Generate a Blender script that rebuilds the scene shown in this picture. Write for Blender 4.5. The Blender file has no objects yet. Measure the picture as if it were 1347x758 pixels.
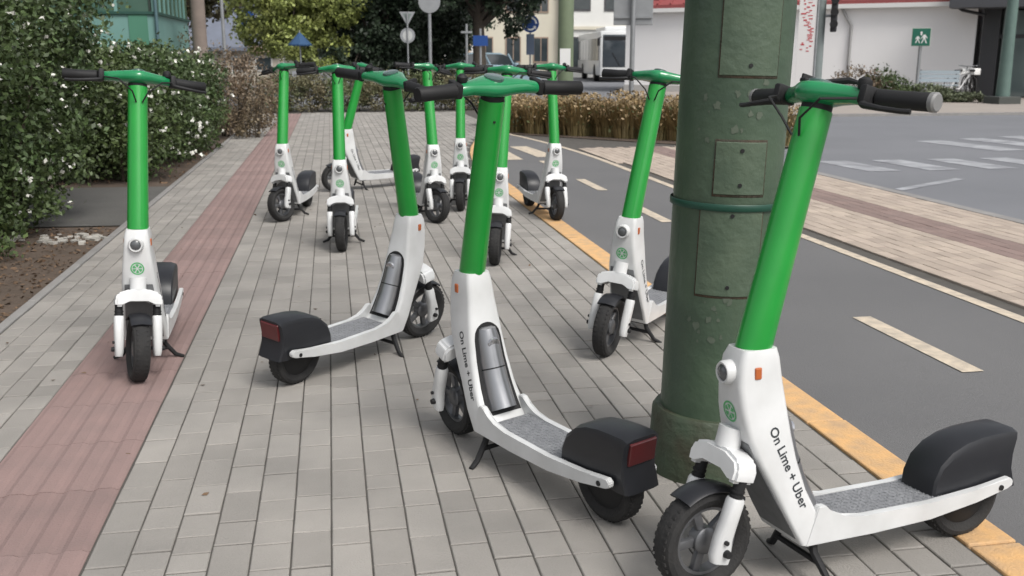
import bpy, bmesh, math, random
import numpy as np
from mathutils import Vector, Matrix
random.seed(7); RNG = np.random.default_rng(7)
S = bpy.context.scene
COL = S.collection
R = math.radians

# ------------------------------------------------------------------ camera
F_PX, CAM_H = 1300.0, 1.30
PITCH, YAW = R(13.20), R(10.21)
cd = bpy.data.cameras.new('camera'); cam = bpy.data.objects.new('camera', cd); COL.objects.link(cam)
cam.location = (0, 0, CAM_H)
cam.rotation_euler = (R(90) - PITCH, 0, -YAW)
cd.sensor_width = 36.0; cd.lens = 36.0 * F_PX / 1347.0
cd.dof.use_dof = True; cd.dof.focus_distance = 3.3; cd.dof.aperture_fstop = 6.5
cd.clip_start = 0.05; cd.clip_end = 2000
S.camera = cam
# ------------------------------------------------------------------ sky, sun, exposure
SUN_EL, SUN_AZ = R(52), R(152)      # azimuth of the sun, clockwise from +Y
w = bpy.data.worlds.new('World'); S.world = w; w.use_nodes = True
nt = w.node_tree; nt.nodes.clear()
sky = nt.nodes.new('ShaderNodeTexSky'); sky.sky_type = 'NISHITA'; sky.sun_disc = False
sky.sun_elevation = SUN_EL; sky.sun_rotation = SUN_AZ; sky.dust_density = 4.0; sky.air_density = 1.0
hs = nt.nodes.new('ShaderNodeHueSaturation'); hs.inputs['Saturation'].default_value = 0.22
bg = nt.nodes.new('ShaderNodeBackground'); bg.inputs['Strength'].default_value = 0.125
wo = nt.nodes.new('ShaderNodeOutputWorld')
nt.links.new(sky.outputs[0], hs.inputs['Color']); nt.links.new(hs.outputs[0], bg.inputs['Color']); nt.links.new(bg.outputs[0], wo.inputs['Surface'])
sd = bpy.data.lights.new('sun', 'SUN'); sd.energy = 1.5; sd.angle = R(22); sd.color = (1, 0.96, 0.9)
sun = bpy.data.objects.new('sun', sd); COL.objects.link(sun)
sdir = Vector((math.sin(SUN_AZ) * math.cos(SUN_EL), math.cos(SUN_AZ) * math.cos(SUN_EL), math.sin(SUN_EL)))
sun.rotation_euler = sdir.to_track_quat('Z', 'Y').to_euler(); sun.location = (0, -5, 20)
vs = S.view_settings; vs.view_transform = 'Standard'; vs.look = 'None'; vs.exposure = 0.5; vs.gamma = 1.0

# ------------------------------------------------------------------ helpers
def proj(X, Y, Z):
    c, s = math.cos(YAW), math.sin(YAW)
    x = X * c - Y * s; fw = X * s + Y * c; u = Z - CAM_H
    d = fw * math.cos(PITCH) - u * math.sin(PITCH); yy = fw * math.sin(PITCH) + u * math.cos(PITCH)
    if d < 0.1: return None
    return 673.5 + F_PX * x / d, 379 - F_PX * yy / d

MATS = {}
def mat(name, col, rough=0.6, col2=None, nscale=8.0, spread=0.5, bump=0.0, bscale=60.0, metal=0.0, coat=0.0, island=0.0, spec=0.5, trans=0.0, detail=6.0, sheet=False):
    """principled; noise blends col/col2, island adds value jitter per piece, bump = fine relief"""
    if name in MATS: return MATS[name]
    m = bpy.data.materials.new(name); m.use_nodes = True; t = m.node_tree; N = t.nodes; L = t.links
    b = N['Principled BSDF']
    b.inputs['Roughness'].default_value = rough; b.inputs['Metallic'].default_value = metal
    b.inputs['Specular IOR Level'].default_value = spec
    b.inputs['Coat Weight'].default_value = coat; b.inputs['Coat Roughness'].default_value = 0.12
    if trans: b.inputs['Transmission Weight'].default_value = trans
    src = None
    if col2 is not None:
        tc = N.new('ShaderNodeTexCoord'); geo = N.new('ShaderNodeNewGeometry')
        no = N.new('ShaderNodeTexNoise'); no.inputs['Scale'].default_value = nscale; no.inputs['Detail'].default_value = detail
        L.new((geo.outputs['Position'] if sheet else tc.outputs['Object']), no.inputs['Vector'])
        mr = N.new('ShaderNodeMapRange'); mr.inputs[1].default_value = 0.5 - spread / 2; mr.inputs[2].default_value = 0.5 + spread / 2
        L.new(no.outputs['Fac'], mr.inputs['Value'])
        mx = N.new('ShaderNodeMix'); mx.data_type = 'RGBA'
        mx.inputs[6].default_value = (*col, 1); mx.inputs[7].default_value = (*col2, 1)
        L.new(mr.outputs[0], mx.inputs[0]); src = mx.outputs[2]
    if island:
        geo = N.new('ShaderNodeNewGeometry'); oi = N.new('ShaderNodeObjectInfo')
        ad = N.new('ShaderNodeMath'); ad.operation = 'ADD'; L.new(geo.outputs['Random Per Island'], ad.inputs[0]); L.new(oi.outputs['Random'], ad.inputs[1])
        fr = N.new('ShaderNodeMath'); fr.operation = 'FRACT'; L.new(ad.outputs[0], fr.inputs[0])
        mr2 = N.new('ShaderNodeMapRange'); mr2.inputs[3].default_value = 1 - island; mr2.inputs[4].default_value = 1 + island
        L.new(fr.outputs[0], mr2.inputs['Value'])
        hv = N.new('ShaderNodeHueSaturation')
        if src is not None: L.new(src, hv.inputs['Color'])
        else: hv.inputs['Color'].default_value = (*col, 1)
        L.new(mr2.outputs[0], hv.inputs['Value']); src = hv.outputs[0]
    if src is not None: L.new(src, b.inputs['Base Color'])
    else: b.inputs['Base Color'].default_value = (*col, 1)
    if bump:
        tc2 = N.new('ShaderNodeTexCoord'); g2 = N.new('ShaderNodeNewGeometry')
        n2 = N.new('ShaderNodeTexNoise'); n2.inputs['Scale'].default_value = bscale; n2.inputs['Detail'].default_value = 4
        L.new((g2.outputs['Position'] if sheet else tc2.outputs['Object']), n2.inputs['Vector'])
        bp = N.new('ShaderNodeBump'); bp.inputs['Strength'].default_value = bump; bp.inputs['Distance'].default_value = 0.01
        L.new(n2.outputs['Fac'], bp.inputs['Height']); L.new(bp.outputs[0], b.inputs['Normal'])
    MATS[name] = m
    return m

def tag(o, label=None, cat=None, group=None, kind=None):
    if label: o['label'] = label
    if cat: o['category'] = cat
    if group: o['group'] = group
    if kind: o['kind'] = kind
    return o

def empty(name, loc=(0, 0, 0), rz=0.0):
    o = bpy.data.objects.new(name, None); COL.objects.link(o); o.location = loc; o.rotation_euler = (0, 0, rz)
    o.empty_display_size = 0.1
    return o

def link(name, me, m=None, parent=None, smooth=None):
    o = bpy.data.objects.new(name, me); COL.objects.link(o)
    if m is not None and not me.materials: me.materials.append(m)
    if parent is not None: o.parent = parent
    if smooth is not None:
        for p in me.polygons: p.use_smooth = True
        me.set_sharp_from_angle(angle=R(smooth))
    return o

def obj(name, bm, m, parent=None, smooth=None):
    me = bpy.data.meshes.new(name); bmesh.ops.recalc_face_normals(bm, faces=bm.faces); bm.to_mesh(me); bm.free()
    return link(name, me, m, parent, smooth)

def BM(): return bmesh.new()
def box(bm, x0, x1, y0, y1, z0, z1, M=None, bevel=0.0):
    v = [bm.verts.new((x, y, z)) for x in (x0, x1) for y in (y0, y1) for z in (z0, z1)]
    fs = [bm.faces.new([v[i] for i in q]) for q in ((0, 1, 3, 2), (4, 6, 7, 5), (0, 4, 5, 1), (2, 3, 7, 6), (0, 2, 6, 4), (1, 5, 7, 3))]
    if bevel:
        es = list({e for f_ in fs for e in f_.edges})
        r = bmesh.ops.bevel(bm, geom=es, offset=bevel, segments=2, affect='EDGES', profile=0.5)
        v = list({x for f_ in r['faces'] for x in f_.verts} | {x for x in v if x.is_valid})
    if M is not None: bmesh.ops.transform(bm, matrix=M, verts=v)
    return v
def ring_loft(bm, rings, caps=True, closed=False):
    vr = [[bm.verts.new(p) for p in r] for r in rings]
    n = len(vr[0]); K = len(vr)
    for i in range(K if closed else K - 1):
        a, b_ = vr[i], vr[(i + 1) % K]
        for j in range(n):
            bm.faces.new((a[j], a[(j + 1) % n], b_[(j + 1) % n], b_[j]))
    if caps and not closed:
        bm.faces.new(list(reversed(vr[0]))); bm.faces.new(vr[-1])
    return [v for r in vr for v in r]
def tube(bm, pts, rad, n=10, caps=True, squash=1.0):
    pts = [Vector(p) for p in pts]; K = len(pts)
    rads = rad if isinstance(rad, (list, tuple)) else [rad] * K
    rings = []; up = None
    for i, p in enumerate(pts):
        t = (pts[min(i + 1, K - 1)] - pts[max(i - 1, 0)]).normalized()
        if up is None:
            a = Vector((0, 0, 1)) if abs(t.z) < 0.9 else Vector((1, 0, 0))
            up = (a - t * a.dot(t)).normalized()
        else: up = (up - t * up.dot(t)).normalized()
        sd_ = t.cross(up)
        rings.append([p + (up * math.cos(2 * math.pi * k / n) * squash + sd_ * math.sin(2 * math.pi * k / n)) * rads[i] for k in range(n)])
    return ring_loft(bm, rings, caps)
def lathe(bm, prof, n=24, axis='Z', c=(0, 0, 0)):
    rings = []
    for r, h in prof:
        ring = []
        for k in range(n):
            a = 2 * math.pi * k / n
            q = (r * math.cos(a), r * math.sin(a), h) if axis == 'Z' else (r * math.cos(a), h, r * math.sin(a))
            ring.append((q[0] + c[0], q[1] + c[1], q[2] + c[2]))
        rings.append(ring)
    return rings
def prism(bm, poly, y0, y1):          # polygon in x,z extruded along y
    a = [bm.verts.new((x, y0, z)) for x, z in poly]; b_ = [bm.verts.new((x, y1, z)) for x, z in poly]
    n = len(poly)
    fs = [bm.faces.new(a), bm.faces.new(list(reversed(b_)))]
    for i in range(n): fs.append(bm.faces.new((a[i], b_[i], b_[(i + 1) % n], a[(i + 1) % n])))
    return fs
def sheet(name, poly, z, m, parent=None, kind=None):
    bm = BM(); bm.faces.new([bm.verts.new((x, y, z)) for x, y in poly])
    bmesh.ops.recalc_face_normals(bm, faces=bm.faces)
    for f_ in bm.faces:
        if f_.normal.z < 0: f_.normal_flip()
    me = bpy.data.meshes.new(name); bm.to_mesh(me); bm.free()
    o = link(name, me, m, parent)
    if kind: o['kind'] = kind
    return o

# ------------------------------------------------------------------ materials
M_paver = mat('concrete_paver', (0.325, 0.305, 0.280), 0.9, (0.222, 0.211, 0.196), 2.2, 0.5, bump=0.35, bscale=180, island=0.11, sheet=True)
M_red = mat('red_concrete', (0.270, 0.184, 0.170), 0.9, (0.215, 0.155, 0.145), 6.0, 0.6, bump=0.35, bscale=160, island=0.08, sheet=True)
M_beige = mat('beige_paver', (0.43, 0.36, 0.295), 0.9, (0.35, 0.29, 0.245), 3.0, 0.6, bump=0.3, bscale=150, island=0.12, sheet=True)
M_rose = mat('rose_paver', (0.24, 0.17, 0.15), 0.9, (0.20, 0.15, 0.135), 3.0, 0.6, bump=0.3, bscale=150, island=0.1, sheet=True)
M_sand = mat('joint_sand', (0.10, 0.092, 0.082), 0.95, (0.06, 0.056, 0.05), 12.0, 0.6, sheet=True)
M_asph = mat('asphalt', (0.150, 0.149, 0.150), 0.88, (0.115, 0.115, 0.118), 0.9, 0.7, bump=0.5, bscale=220, sheet=True)
M_road = mat('road_asphalt', (0.185, 0.19, 0.205), 0.85, (0.14, 0.145, 0.158), 0.5, 0.7, bump=0.4, bscale=160, sheet=True)
M_path = mat('old_path_asphalt', (0.11, 0.107, 0.1), 0.92, (0.075, 0.073, 0.068), 3.0, 0.8, bump=0.5, bscale=90, sheet=True)
M_soil = mat('bare_soil', (0.115, 0.083, 0.062), 0.97, (0.07, 0.053, 0.04), 5.0, 0.6, bump=1.0, bscale=35, sheet=True)
M_ground = mat('plain_ground', (0.10, 0.10, 0.08), 0.95, (0.07, 0.08, 0.05), 0.3, 0.6, bump=0.4, bscale=10, sheet=True)
M_yel = mat('worn_orange_paint', (0.68, 0.40, 0.165), 0.8, (0.46, 0.31, 0.18), 14.0, 0.45, bump=0.4, bscale=120, island=0.08, sheet=True)
M_wline = mat('worn_cream_paint', (0.62, 0.53, 0.41), 0.8, (0.38, 0.33, 0.27), 14.0, 0.4, bump=0.3, bscale=160, sheet=True)
M_zebra = mat('faded_white_paint', (0.36, 0.37, 0.39), 0.8, (0.20, 0.205, 0.22), 3.5, 0.35, sheet=True)
M_kerbc = mat('kerb_concrete', (0.27, 0.26, 0.25), 0.9, (0.2, 0.195, 0.19), 6, 0.6, bump=0.4, bscale=90, island=0.08, sheet=True)

# ------------------------------------------------------------------ ground, road, lane
def bend(Y):            # outer edge of the bike lane
    d = max(0.0, Y - 12.0)
    return -0.018 * d * d
def bendL(Y):           # kerb between sidewalk and lane: closes in on the lane's end
    d = max(0.0, Y - 10.6)
    return 0.0222 * d * d
LEND = 17.45
def strip(name, x0, x1, ya, yb, z, m, parent=None, step=0.5, kind=None, b_a=bend, b_b=bend):
    bm = BM(); n = max(2, int((yb - ya) / step) + 1); prev = None
    for i in range(n):
        Y = ya + (yb - ya) * i / (n - 1)
        a = bm.verts.new((x0 + b_a(Y), Y, z)); c = bm.verts.new((x1 + b_b(Y), Y, z))
        if prev: bm.faces.new((prev[0], prev[1], c, a))
        prev = (a, c)
    me = bpy.data.meshes.new(name); bm.to_mesh(me); bm.free()
    o = link(name, me, m, parent)
    if kind: o['kind'] = kind
    return o
sheet('ground', [(-400, -60), (400, -60), (400, 900), (-400, 900)], -0.05, M_ground, kind='structure')
road = sheet('road', [(5.5, -12), (60, -12), (60, 95), (-45, 95), (-45, 27), (5.5, 27)], -0.03, M_road, kind='structure')
soil = sheet('soil_bed', [(-9, 0), (-1.62, 0), (-1.62, 8.15), (-9, 8.6)], -0.012, M_soil, kind='structure')
soil2 = sheet('soil_bed_far', [(-9, 10.9), (-1.62, 10.6), (-1.62, 24.2), (-9, 26)], -0.012, M_soil, kind='structure')
spur = sheet('side_path', [(-9, 8.6), (-1.62, 8.15), (-1.62, 10.6), (-9, 10.9)], -0.004, M_path, kind='structure')
lane = strip('bike_lane', 1.80, 3.47, -2, LEND, -0.006, M_asph, kind='structure', b_a=bendL)
strip('lane_edge_line', 3.375, 3.455, -2, LEND, -0.002, M_wline, lane)
for k in range(-2, 5):
    ya = 3.59 + 1.975 * k
    strip('lane_dash', 2.585, 2.685, ya, ya + 0.92, -0.002, M_wline, lane)
strip('lane_dash', 2.68, 2.94, 12.9, 14.5, -0.002, M_wline, lane)
sheet('hatch_mark', [(2.13, 12.6), (2.42, 12.6), (2.42, 14.4), (2.28, 14.3)], -0.002, M_wline, lane)
# zebra crossing and stop line on the road
for k in range(7):
    x = 6.15 + 0.78 * k
    sheet('crossing_stripe', [(x, 11.95), (x + 0.42, 11.95), (x + 0.5, 10.75), (x + 0.08, 10.75)], -0.026, M_zebra, road)
for k in range(9):
    x = 9.2 + 0.95 * k
    sheet('crossing_stripe', [(x, 14.6 + 0.3 * k), (x + 0.5, 14.65 + 0.3 * k), (x + 0.75, 12.9 + 0.3 * k), (x + 0.2, 12.8 + 0.3 * k)], -0.026, M_zebra, road)
sheet('stop_line', [(5.66, 9.12), (6.86, 9.86), (6.83, 9.98), (5.66, 9.26)], -0.026, M_zebra, road)
patch = sheet('asphalt_patch', [(5.9, 5.2), (13, 6.4), (12.2, 9.3), (7.6, 8.5)], -0.0275, M_asph, road)
farwalk = sheet('far_pavement', [(7.5, 21.2), (50, 20.2), (50, 60), (22, 60), (11.5, 40), (9.0, 26)], 0.02, mat('far_paving', (0.34, 0.30, 0.265), 0.9, (0.26, 0.235, 0.215), 1.2, 0.6, sheet=True), kind='structure')
bm = BM(); box(bm, 7.4, 50, 20.02, 20.2, -0.05, 0.026); obj('far_kerb', bm, M_kerbc)['kind'] = 'structure'
bpy.data.objects['far_kerb'].location = (0, 0, 0)
me = bpy.data.objects['far_kerb'].data
for v in me.vertices: v.co.y += 1.0 - (v.co.x - 7.4) / 42.6

# paving in real pieces
def paver_mesh(name, w_, l_, m, h=0.03, bev=0.0025):
    bm = BM(); x, y = w_ / 2, l_ / 2
    r0 = [(-x, -y, -h), (x, -y, -h), (x, y, -h), (-x, y, -h)]
    r1 = [(-x, -y, -bev), (x, -y, -bev), (x, y, -bev), (-x, y, -bev)]
    r2 = [(-x + bev, -y + bev, 0), (x - bev, -y + bev, 0), (x - bev, y - bev, 0), (-x + bev, y - bev, 0)]
    vr = [[bm.verts.new(p) for p in r] for r in (r0, r1, r2)]
    for i in range(2):
        for j in range(4): bm.faces.new((vr[i][j], vr[i][(j + 1) % 4], vr[i + 1][(j + 1) % 4], vr[i + 1][j]))
    bm.faces.new(vr[2])
    me = bpy.data.meshes.new(name); bm.to_mesh(me); bm.free(); me.materials.append(m)
    return me
def pave(parent, cells, m, limit, name, z=0.0):
    """cells: (cx, cy, w, l); the ones that show largest become objects, the rest one mesh"""
    vis, rest = [], []
    for c in cells:
        p = proj(c[0], c[1], 0)
        if p and -15 < p[0] < 1362 and p[1] < 775 and c[1] > 0.5: vis.append(c)
        else: rest.append(c)
    vis.sort(key=lambda c: c[1] / max(0.3, (c[2] * c[3] / 0.02) ** 0.4))
    rest += vis[limit:]; vis = vis[:limit]
    cache = {}
    for cx, cy, w_, l_ in vis:
        k = (round(w_, 3), round(l_, 3))
        if k not in cache: cache[k] = paver_mesh(name, w_, l_, m)
        o = bpy.data.objects.new(name, cache[k]); COL.objects.link(o); o.parent = parent
        o.location = (cx, cy, z + random.uniform(-0.0015, 0.0015))
        o.rotation_euler = (random.uniform(-.006, .006), random.uniform(-.008, .008), random.uniform(-.006, .006))
    V, Fc = [], []
    for cx, cy, w_, l_ in rest:
        b0 = len(V); x, y, bv = w_ / 2, l_ / 2, 0.0025; dz = z + random.uniform(-0.0015, 0.0015)
        a, c_ = random.uniform(-.008, .008), random.uniform(-.006, .006)
        for (xx, yy, zz) in ((x, y, -bv - 0.012), (x, y, -bv), (x - bv, y - bv, 0)):
            for sx, sy in ((-1, -1), (1, -1), (1, 1), (-1, 1)):
                V.append((cx + sx * xx, cy + sy * yy, zz + dz + a * sx * xx + c_ * sy * yy))
        for i in range(2):
            for j in range(4): Fc.append((b0 + i * 4 + j, b0 + i * 4 + (j + 1) % 4, b0 + i * 4 + 4 + (j + 1) % 4, b0 + i * 4 + 4 + j))
        Fc.append((b0 + 8, b0 + 9, b0 + 10, b0 + 11))
    if V:
        me = bpy.data.meshes.new(name + '_field'); me.from_pydata(V, [], Fc)
        o = link(name + '_field', me, m, parent); o['kind'] = 'stuff'
# sidewalk
walk = sheet('sidewalk', [(-1.62, -2), (1.66, -2), (1.66, 10.6)] + [(1.66 + bendL(y), y) for y in (12, 13, 14, 15, 16, 17, LEND)] + [(2.92, 17.5), (3.1, 24.3), (-1.62, 24.3)], -0.0045, M_sand, kind='structure')
cells = []
def column(x0, x1, ya, yb, g=0.0045):
    y = ya - random.random() * 0.2
    while y < yb:
        l_ = random.choice((0.2, 0.2, 0.2, 0.14, 0.14, 0.1))
        cx = (x0 + x1) / 2; cy = y + l_ / 2
        if cx + 0.05 < (1.655 + bendL(cy) if cy < LEND else 3.05): cells.append((cx, cy, x1 - x0 - g, l_ - g * 1.5))
        y += l_
for i in range(5): column(-1.61 + i * 0.098, -1.61 + (i + 1) * 0.098, -1.5, 24.0)
for i in range(35): column(-0.685 + i * 0.1062, -0.685 + (i + 1) * 0.1062, -1.5 if i < 22 else 10.4, 24.0)
pave(walk, cells, M_paver, 300, 'paver')
# red guidance strip: one ribbed tile after another
def rib_tile(L=0.30, W=0.428, n=5):
    bm = BM(); prof = []; pit = W / n
    for i in range(n):
        x = -W / 2 + i * pit
        prof += [(x + 0.008, -0.002), (x + 0.024, 0.0045), (x + pit - 0.024, 0.0045), (x + pit - 0.008, -0.002)]
    prof = [(-W / 2, -0.03), (-W / 2, -0.002)] + prof + [(W / 2, -0.002), (W / 2, -0.03)]
    for s in (0,):
        a = [bm.verts.new((x, -L / 2, z)) for x, z in prof]; b_ = [bm.verts.new((x, L / 2, z)) for x, z in prof]
        for i in range(len(prof) - 1): bm.faces.new((a[i], a[i + 1], b_[i + 1], b_[i]))
        bm.faces.new(a); bm.faces.new(list(reversed(b_)))
    me = bpy.data.meshes.new('ribbed_tile'); bmesh.ops.recalc_face_normals(bm, faces=bm.faces); bm.to_mesh(me); bm.free(); me.materials.append(M_red)
    return me
rt = rib_tile(0.397)
y = -0.4
while y < 23.6:
    if y > -0.1:
        o = bpy.data.objects.new('ribbed_tile', rt); COL.objects.link(o); o.parent = walk
        o.location = (-0.904, y, random.uniform(-0.001, 0.001)); o.rotation_euler = (0, 0, random.uniform(-.004, .004))
    y += 0.40
# orange kerb stones
kerb = strip('kerb', 1.655, 1.80, -2, LEND, -0.02, M_sand, kind='structure', b_a=bendL, b_b=bendL)
for k in range(27):
    ya = -1.6 + k * 0.95; yb = ya + 0.942
    if yb > LEND: break
    bm = BM(); x0, x1 = -0.0735, 0.0735
    vs_ = box(bm, x0, x1, 0, yb - ya, -0.08, random.uniform(0.003, 0.007), None, 0.006)
    o = obj('kerb_stone', bm, M_yel, kerb)
    o.location = (1.732 + bendL(ya), ya, 0); o.rotation_euler = (0, 0, -math.atan2(bendL(yb) - bendL(ya), yb - ya))
# paved strip between the lane and the road
isl = sheet('paved_verge', [(3.47, -6), (5.38, -6), (5.38, 14), (6.3, 18), (8.2, 21), (8.2, 27), (-3, 27), (-3, 24.3), (3.1, 24.3), (2.925, 17.5), (3.02, 17), (3.31, 15), (3.47, 12)], -0.016, M_sand, kind='structure')
cells = []; rose = []
x = 3.50
while x < 5.30:
    y = 0.5 + random.random() * 0.2
    while y < 14.0:
        if x > 3.50 + bend(y): (rose if 4.36 < x < 4.70 else cells).append((x + 0.05, y + 0.1, 0.0955, 0.1955))
        y += 0.2
    x += 0.1
pave(isl, cells, M_beige, 300, 'beige_paver', -0.002)
pave(isl, rose, M_rose, 120, 'rose_paver', -0.002)
vk = empty('verge_kerb'); vk['kind'] = 'structure'
for k in range(22):
    ya = -6 + k * 0.95
    bm = BM(); box(bm, 5.385, 5.505, ya, ya + 0.94, -0.09, 0.004, None, 0.008); obj('kerb_stone', bm, M_kerbc, vk)
# kerb of the bed on the left
ek = empty('edging'); ek['kind'] = 'structure'
for k in range(24):
    ya = -0.4 + k * 1.0
    bm = BM(); box(bm, -1.668, -1.616, ya, ya + 0.99, -0.07, 0.006, None, 0.006); obj('edging_stone', bm, M_kerbc, ek)

# leaf litter and white chips on the soil
def flakes(name, n, region, size, m, zf, parent=None):
    P = RNG.random((n, 2)); x0, x1, y0, y1 = region
    c = np.stack([x0 + (x1 - x0) * P[:, 0], y0 + (y1 - y0) * P[:, 1], zf + RNG.random(n) * 0.01], 1)
    return leaves_mesh(name, c, size, m, parent, flat=0.75)
def leaves_mesh(name, c, size, m, parent=None, flat=0.0, aspect=0.55, upb=None):
    n = len(c)
    d = RNG.normal(size=(n, 3)); 
    if flat: d[:, 2] *= (1 - flat)
    d /= np.linalg.norm(d, axis=1, keepdims=True) + 1e-9
    q = RNG.normal(size=(n, 3))
    if flat: q[:, 2] *= (1 - flat)
    s = np.cross(d, q); s2 = np.cross(s, d) if flat else s
    s = s2 / (np.linalg.norm(s2, axis=1, keepdims=True) + 1e-9)
    nrm = np.cross(d, s)
    L = (size * (0.6 + 0.8 * RNG.random(n)))[:, None]
    a = c - d * L * .5; b_ = c + d * L * .5
    e = c + s * L * aspect * .5 + nrm * L * .08; g = c - s * L * aspect * .5 + nrm * L * .08
    V = np.stack([a, e, b_, g], 1).reshape(-1, 3).astype(np.float32)
    me = bpy.data.meshes.new(name)
    me.vertices.add(4 * n); me.vertices.foreach_set('co', V.ravel())
    me.loops.add(4 * n); me.loops.foreach_set('vertex_index', np.arange(4 * n, dtype=np.int32))
    me.polygons.add(n); me.polygons.foreach_set('loop_start', np.arange(0, 4 * n, 4, dtype=np.int32)); me.polygons.foreach_set('loop_total', np.full(n, 4, dtype=np.int32))
    me.update(calc_edges=True)
    return link(name, me, m, parent)
M_litter = mat('dry_leaf', (0.17, 0.105, 0.06), 0.9, (0.09, 0.06, 0.04), 3, 0.7, island=0.4)
M_chip = mat('white_stone_chip', (0.36, 0.345, 0.315), 0.9, island=0.25)
for nm_, n_, rg, sz, mm in (('leaf_litter', 3200, (-3.4, -1.68, 4.2, 8.1), 0.03, M_litter), ('leaf_litter', 900, (-3.2, -1.68, 10.9, 15), 0.035, M_litter)):
    o = flakes(nm_, n_, rg, sz, mm, -0.008)
    tag(o, 'brown dry leaves scattered on the bare soil ' + ('under the big flowering hedge' if rg[2] < 5 else 'past the side path'), 'leaves', kind='stuff')
bm = BM()
for i in range(46):
    t = random.random(); cx = -2.45 + t * 0.8 + random.uniform(-.05, .05); cy = 7.75 - t * 0.25 + random.uniform(-.16, .22)
    s = random.uniform(0.012, 0.035)
    box(bm, -s, s, -s * .7, s * .7, 0, s * .6, Matrix.Translation((cx, cy, -0.012)) @ Matrix.Rotation(random.random() * 3, 4, 'Z') @ Matrix.Rotation(random.uniform(-.3, .3), 4, 'X'))
tag(obj('stone_chips', bm, M_chip), 'scatter of pale stone chips at the edge of the soil by the side path', 'stones', kind='stuff')

# ------------------------------------------------------------------ scooter
M_white = mat('scooter_white', (0.70, 0.71, 0.715), 0.38, (0.49, 0.495, 0.49), 6, 0.55, coat=0.25, detail=9)
M_green = mat('scooter_green', (0.012, 0.30, 0.038), 0.34, (0.009, 0.235, 0.032), 7, 0.6, coat=0.35)
M_dgreen = mat('scooter_head_green', (0.014, 0.235, 0.085), 0.2, (0.012, 0.19, 0.07), 7, 0.6, coat=0.4)
M_black = mat('black_plastic', (0.012, 0.012, 0.013), 0.6, (0.02, 0.02, 0.021), 14, 0.6, spec=0.3)
M_fend = mat('fender_plastic', (0.013, 0.014, 0.017), 0.4, (0.02, 0.021, 0.025), 9, 0.6, spec=0.4)
M_tyre = mat('tyre_rubber', (0.014, 0.014, 0.015), 0.85, (0.027, 0.026, 0.025), 22, 0.6, bump=0.3, bscale=140)
M_mat = mat('deck_mat', (0.19, 0.196, 0.208), 0.5, (0.26, 0.266, 0.28), 30, 0.5, bump=0.7, bscale=120)
M_silver = mat('battery_shell', (0.34, 0.345, 0.36), 0.3, (0.27, 0.275, 0.29), 9, 0.6, metal=0.75)
M_rim = mat('rim_alloy', (0.20, 0.205, 0.215), 0.4, (0.11, 0.112, 0.12), 14, 0.6, metal=0.6)
M_red_l = mat('tail_light_red', (0.115, 0.012, 0.014), 0.3, (0.07, 0.01, 0.011), 9, 0.6, coat=0.4)
M_orange = mat('reflector_orange', (0.42, 0.11, 0.03), 0.3, coat=0.3)
M_lens = mat('lamp_lens', (0.09, 0.095, 0.10), 0.15, coat=0.5)
M_text = mat('dark_print', (0.03, 0.035, 0.04), 0.5)
M_logo = mat('green_print', (0.10, 0.42, 0.16), 0.5)
M_cap = mat('grip_cap', (0.20, 0.20, 0.20), 0.5)
M_disp = mat('display_glass', (0.05, 0.10, 0.085), 0.12, coat=0.5)

RAKE = R(15.5); RF = 0.135; RB = 0.125; WB = 0.82
AX = Vector((0, 0, RF))
UPV = Vector((-math.sin(RAKE), 0, math.cos(RAKE)))
Mst = Matrix.Translation(AX) @ Matrix.Rotation(-RAKE, 4, 'Y')       # steering frame: z along the steering axis
SEC = [  # z, x_back, x_front, half width
    (0.613, -0.177, -0.082, 0.043), (0.59, -0.182, -0.070, 0.048), (0.53, -0.190, -0.062, 0.052), (0.465, -0.199, -0.068, 0.060),
    (0.395, -0.210, -0.083, 0.067), (0.33, -0.224, -0.112, 0.073), (0.25, -0.250, -0.155, 0.080), (0.17, -0.288, -0.197, 0.087), (0.108, -0.345, -0.232, 0.088)]
def sec_at(z):
    for a, b_ in zip(SEC, SEC[1:]):
        if a[0] >= z >= b_[0]:
            t = (a[0] - z) / (a[0] - b_[0]); return [a[i] + (b_[i] - a[i]) * t for i in range(4)]
    return SEC[0] if z > SEC[0][0] else SEC[-1]

def wheel_bm(rad, wid):
    bm = BM(); h = wid / 2
    prof = [(rad * 0.66, -h * .55), (rad * 0.72, -h * .8), (rad * .84, -h), (rad * .93, -h * .88), (rad * .985, -h * .5), (rad, 0), (rad * .985, h * .5), (rad * .93, h * .88), (rad * .84, h), (rad * .72, h * .8), (rad * .66, h * .55)]
    ring_loft(bm, list(map(list, zip(*lathe(bm, prof, 40, 'Y')))), caps=False, closed=True)
    # shallow tread blocks
    for k in range(40):
        a = 2 * math.pi * k / 40
        for s in (-1, 1):
            box(bm, rad * .945, rad * .989, s * h * .5 - 0.006, s * h * .5 + 0.006, -0.005, 0.005, Matrix.Rotation(a + (0.04 if s > 0 else 0), 4, 'Y'))
    return bm
def rim_bm(rad, wid, spokes):
    bm = BM(); h = wid / 2
    prof = [(rad * .60, -h * .6), (rad * .675, -h * .62), (rad * .675, h * .62), (rad * .60, h * .6)]
    ring_loft(bm, list(map(list, zip(*lathe(bm, prof, 40, 'Y')))), caps=False, closed=True)
    ring_loft(bm, lathe(bm, [(rad * .2, -h * .85), (rad * .26, -h * .6), (rad * .26, h * .6), (rad * .2, h * .85)], 20, 'Y'))
    for k in range(spokes):
        a = 2 * math.pi * k / spokes + .3
        box(bm, rad * .2, rad * .63, -h * .35, h * .35, -0.012, 0.012, Matrix.Rotation(a, 4, 'Y'), 0.004)
    return bm
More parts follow.
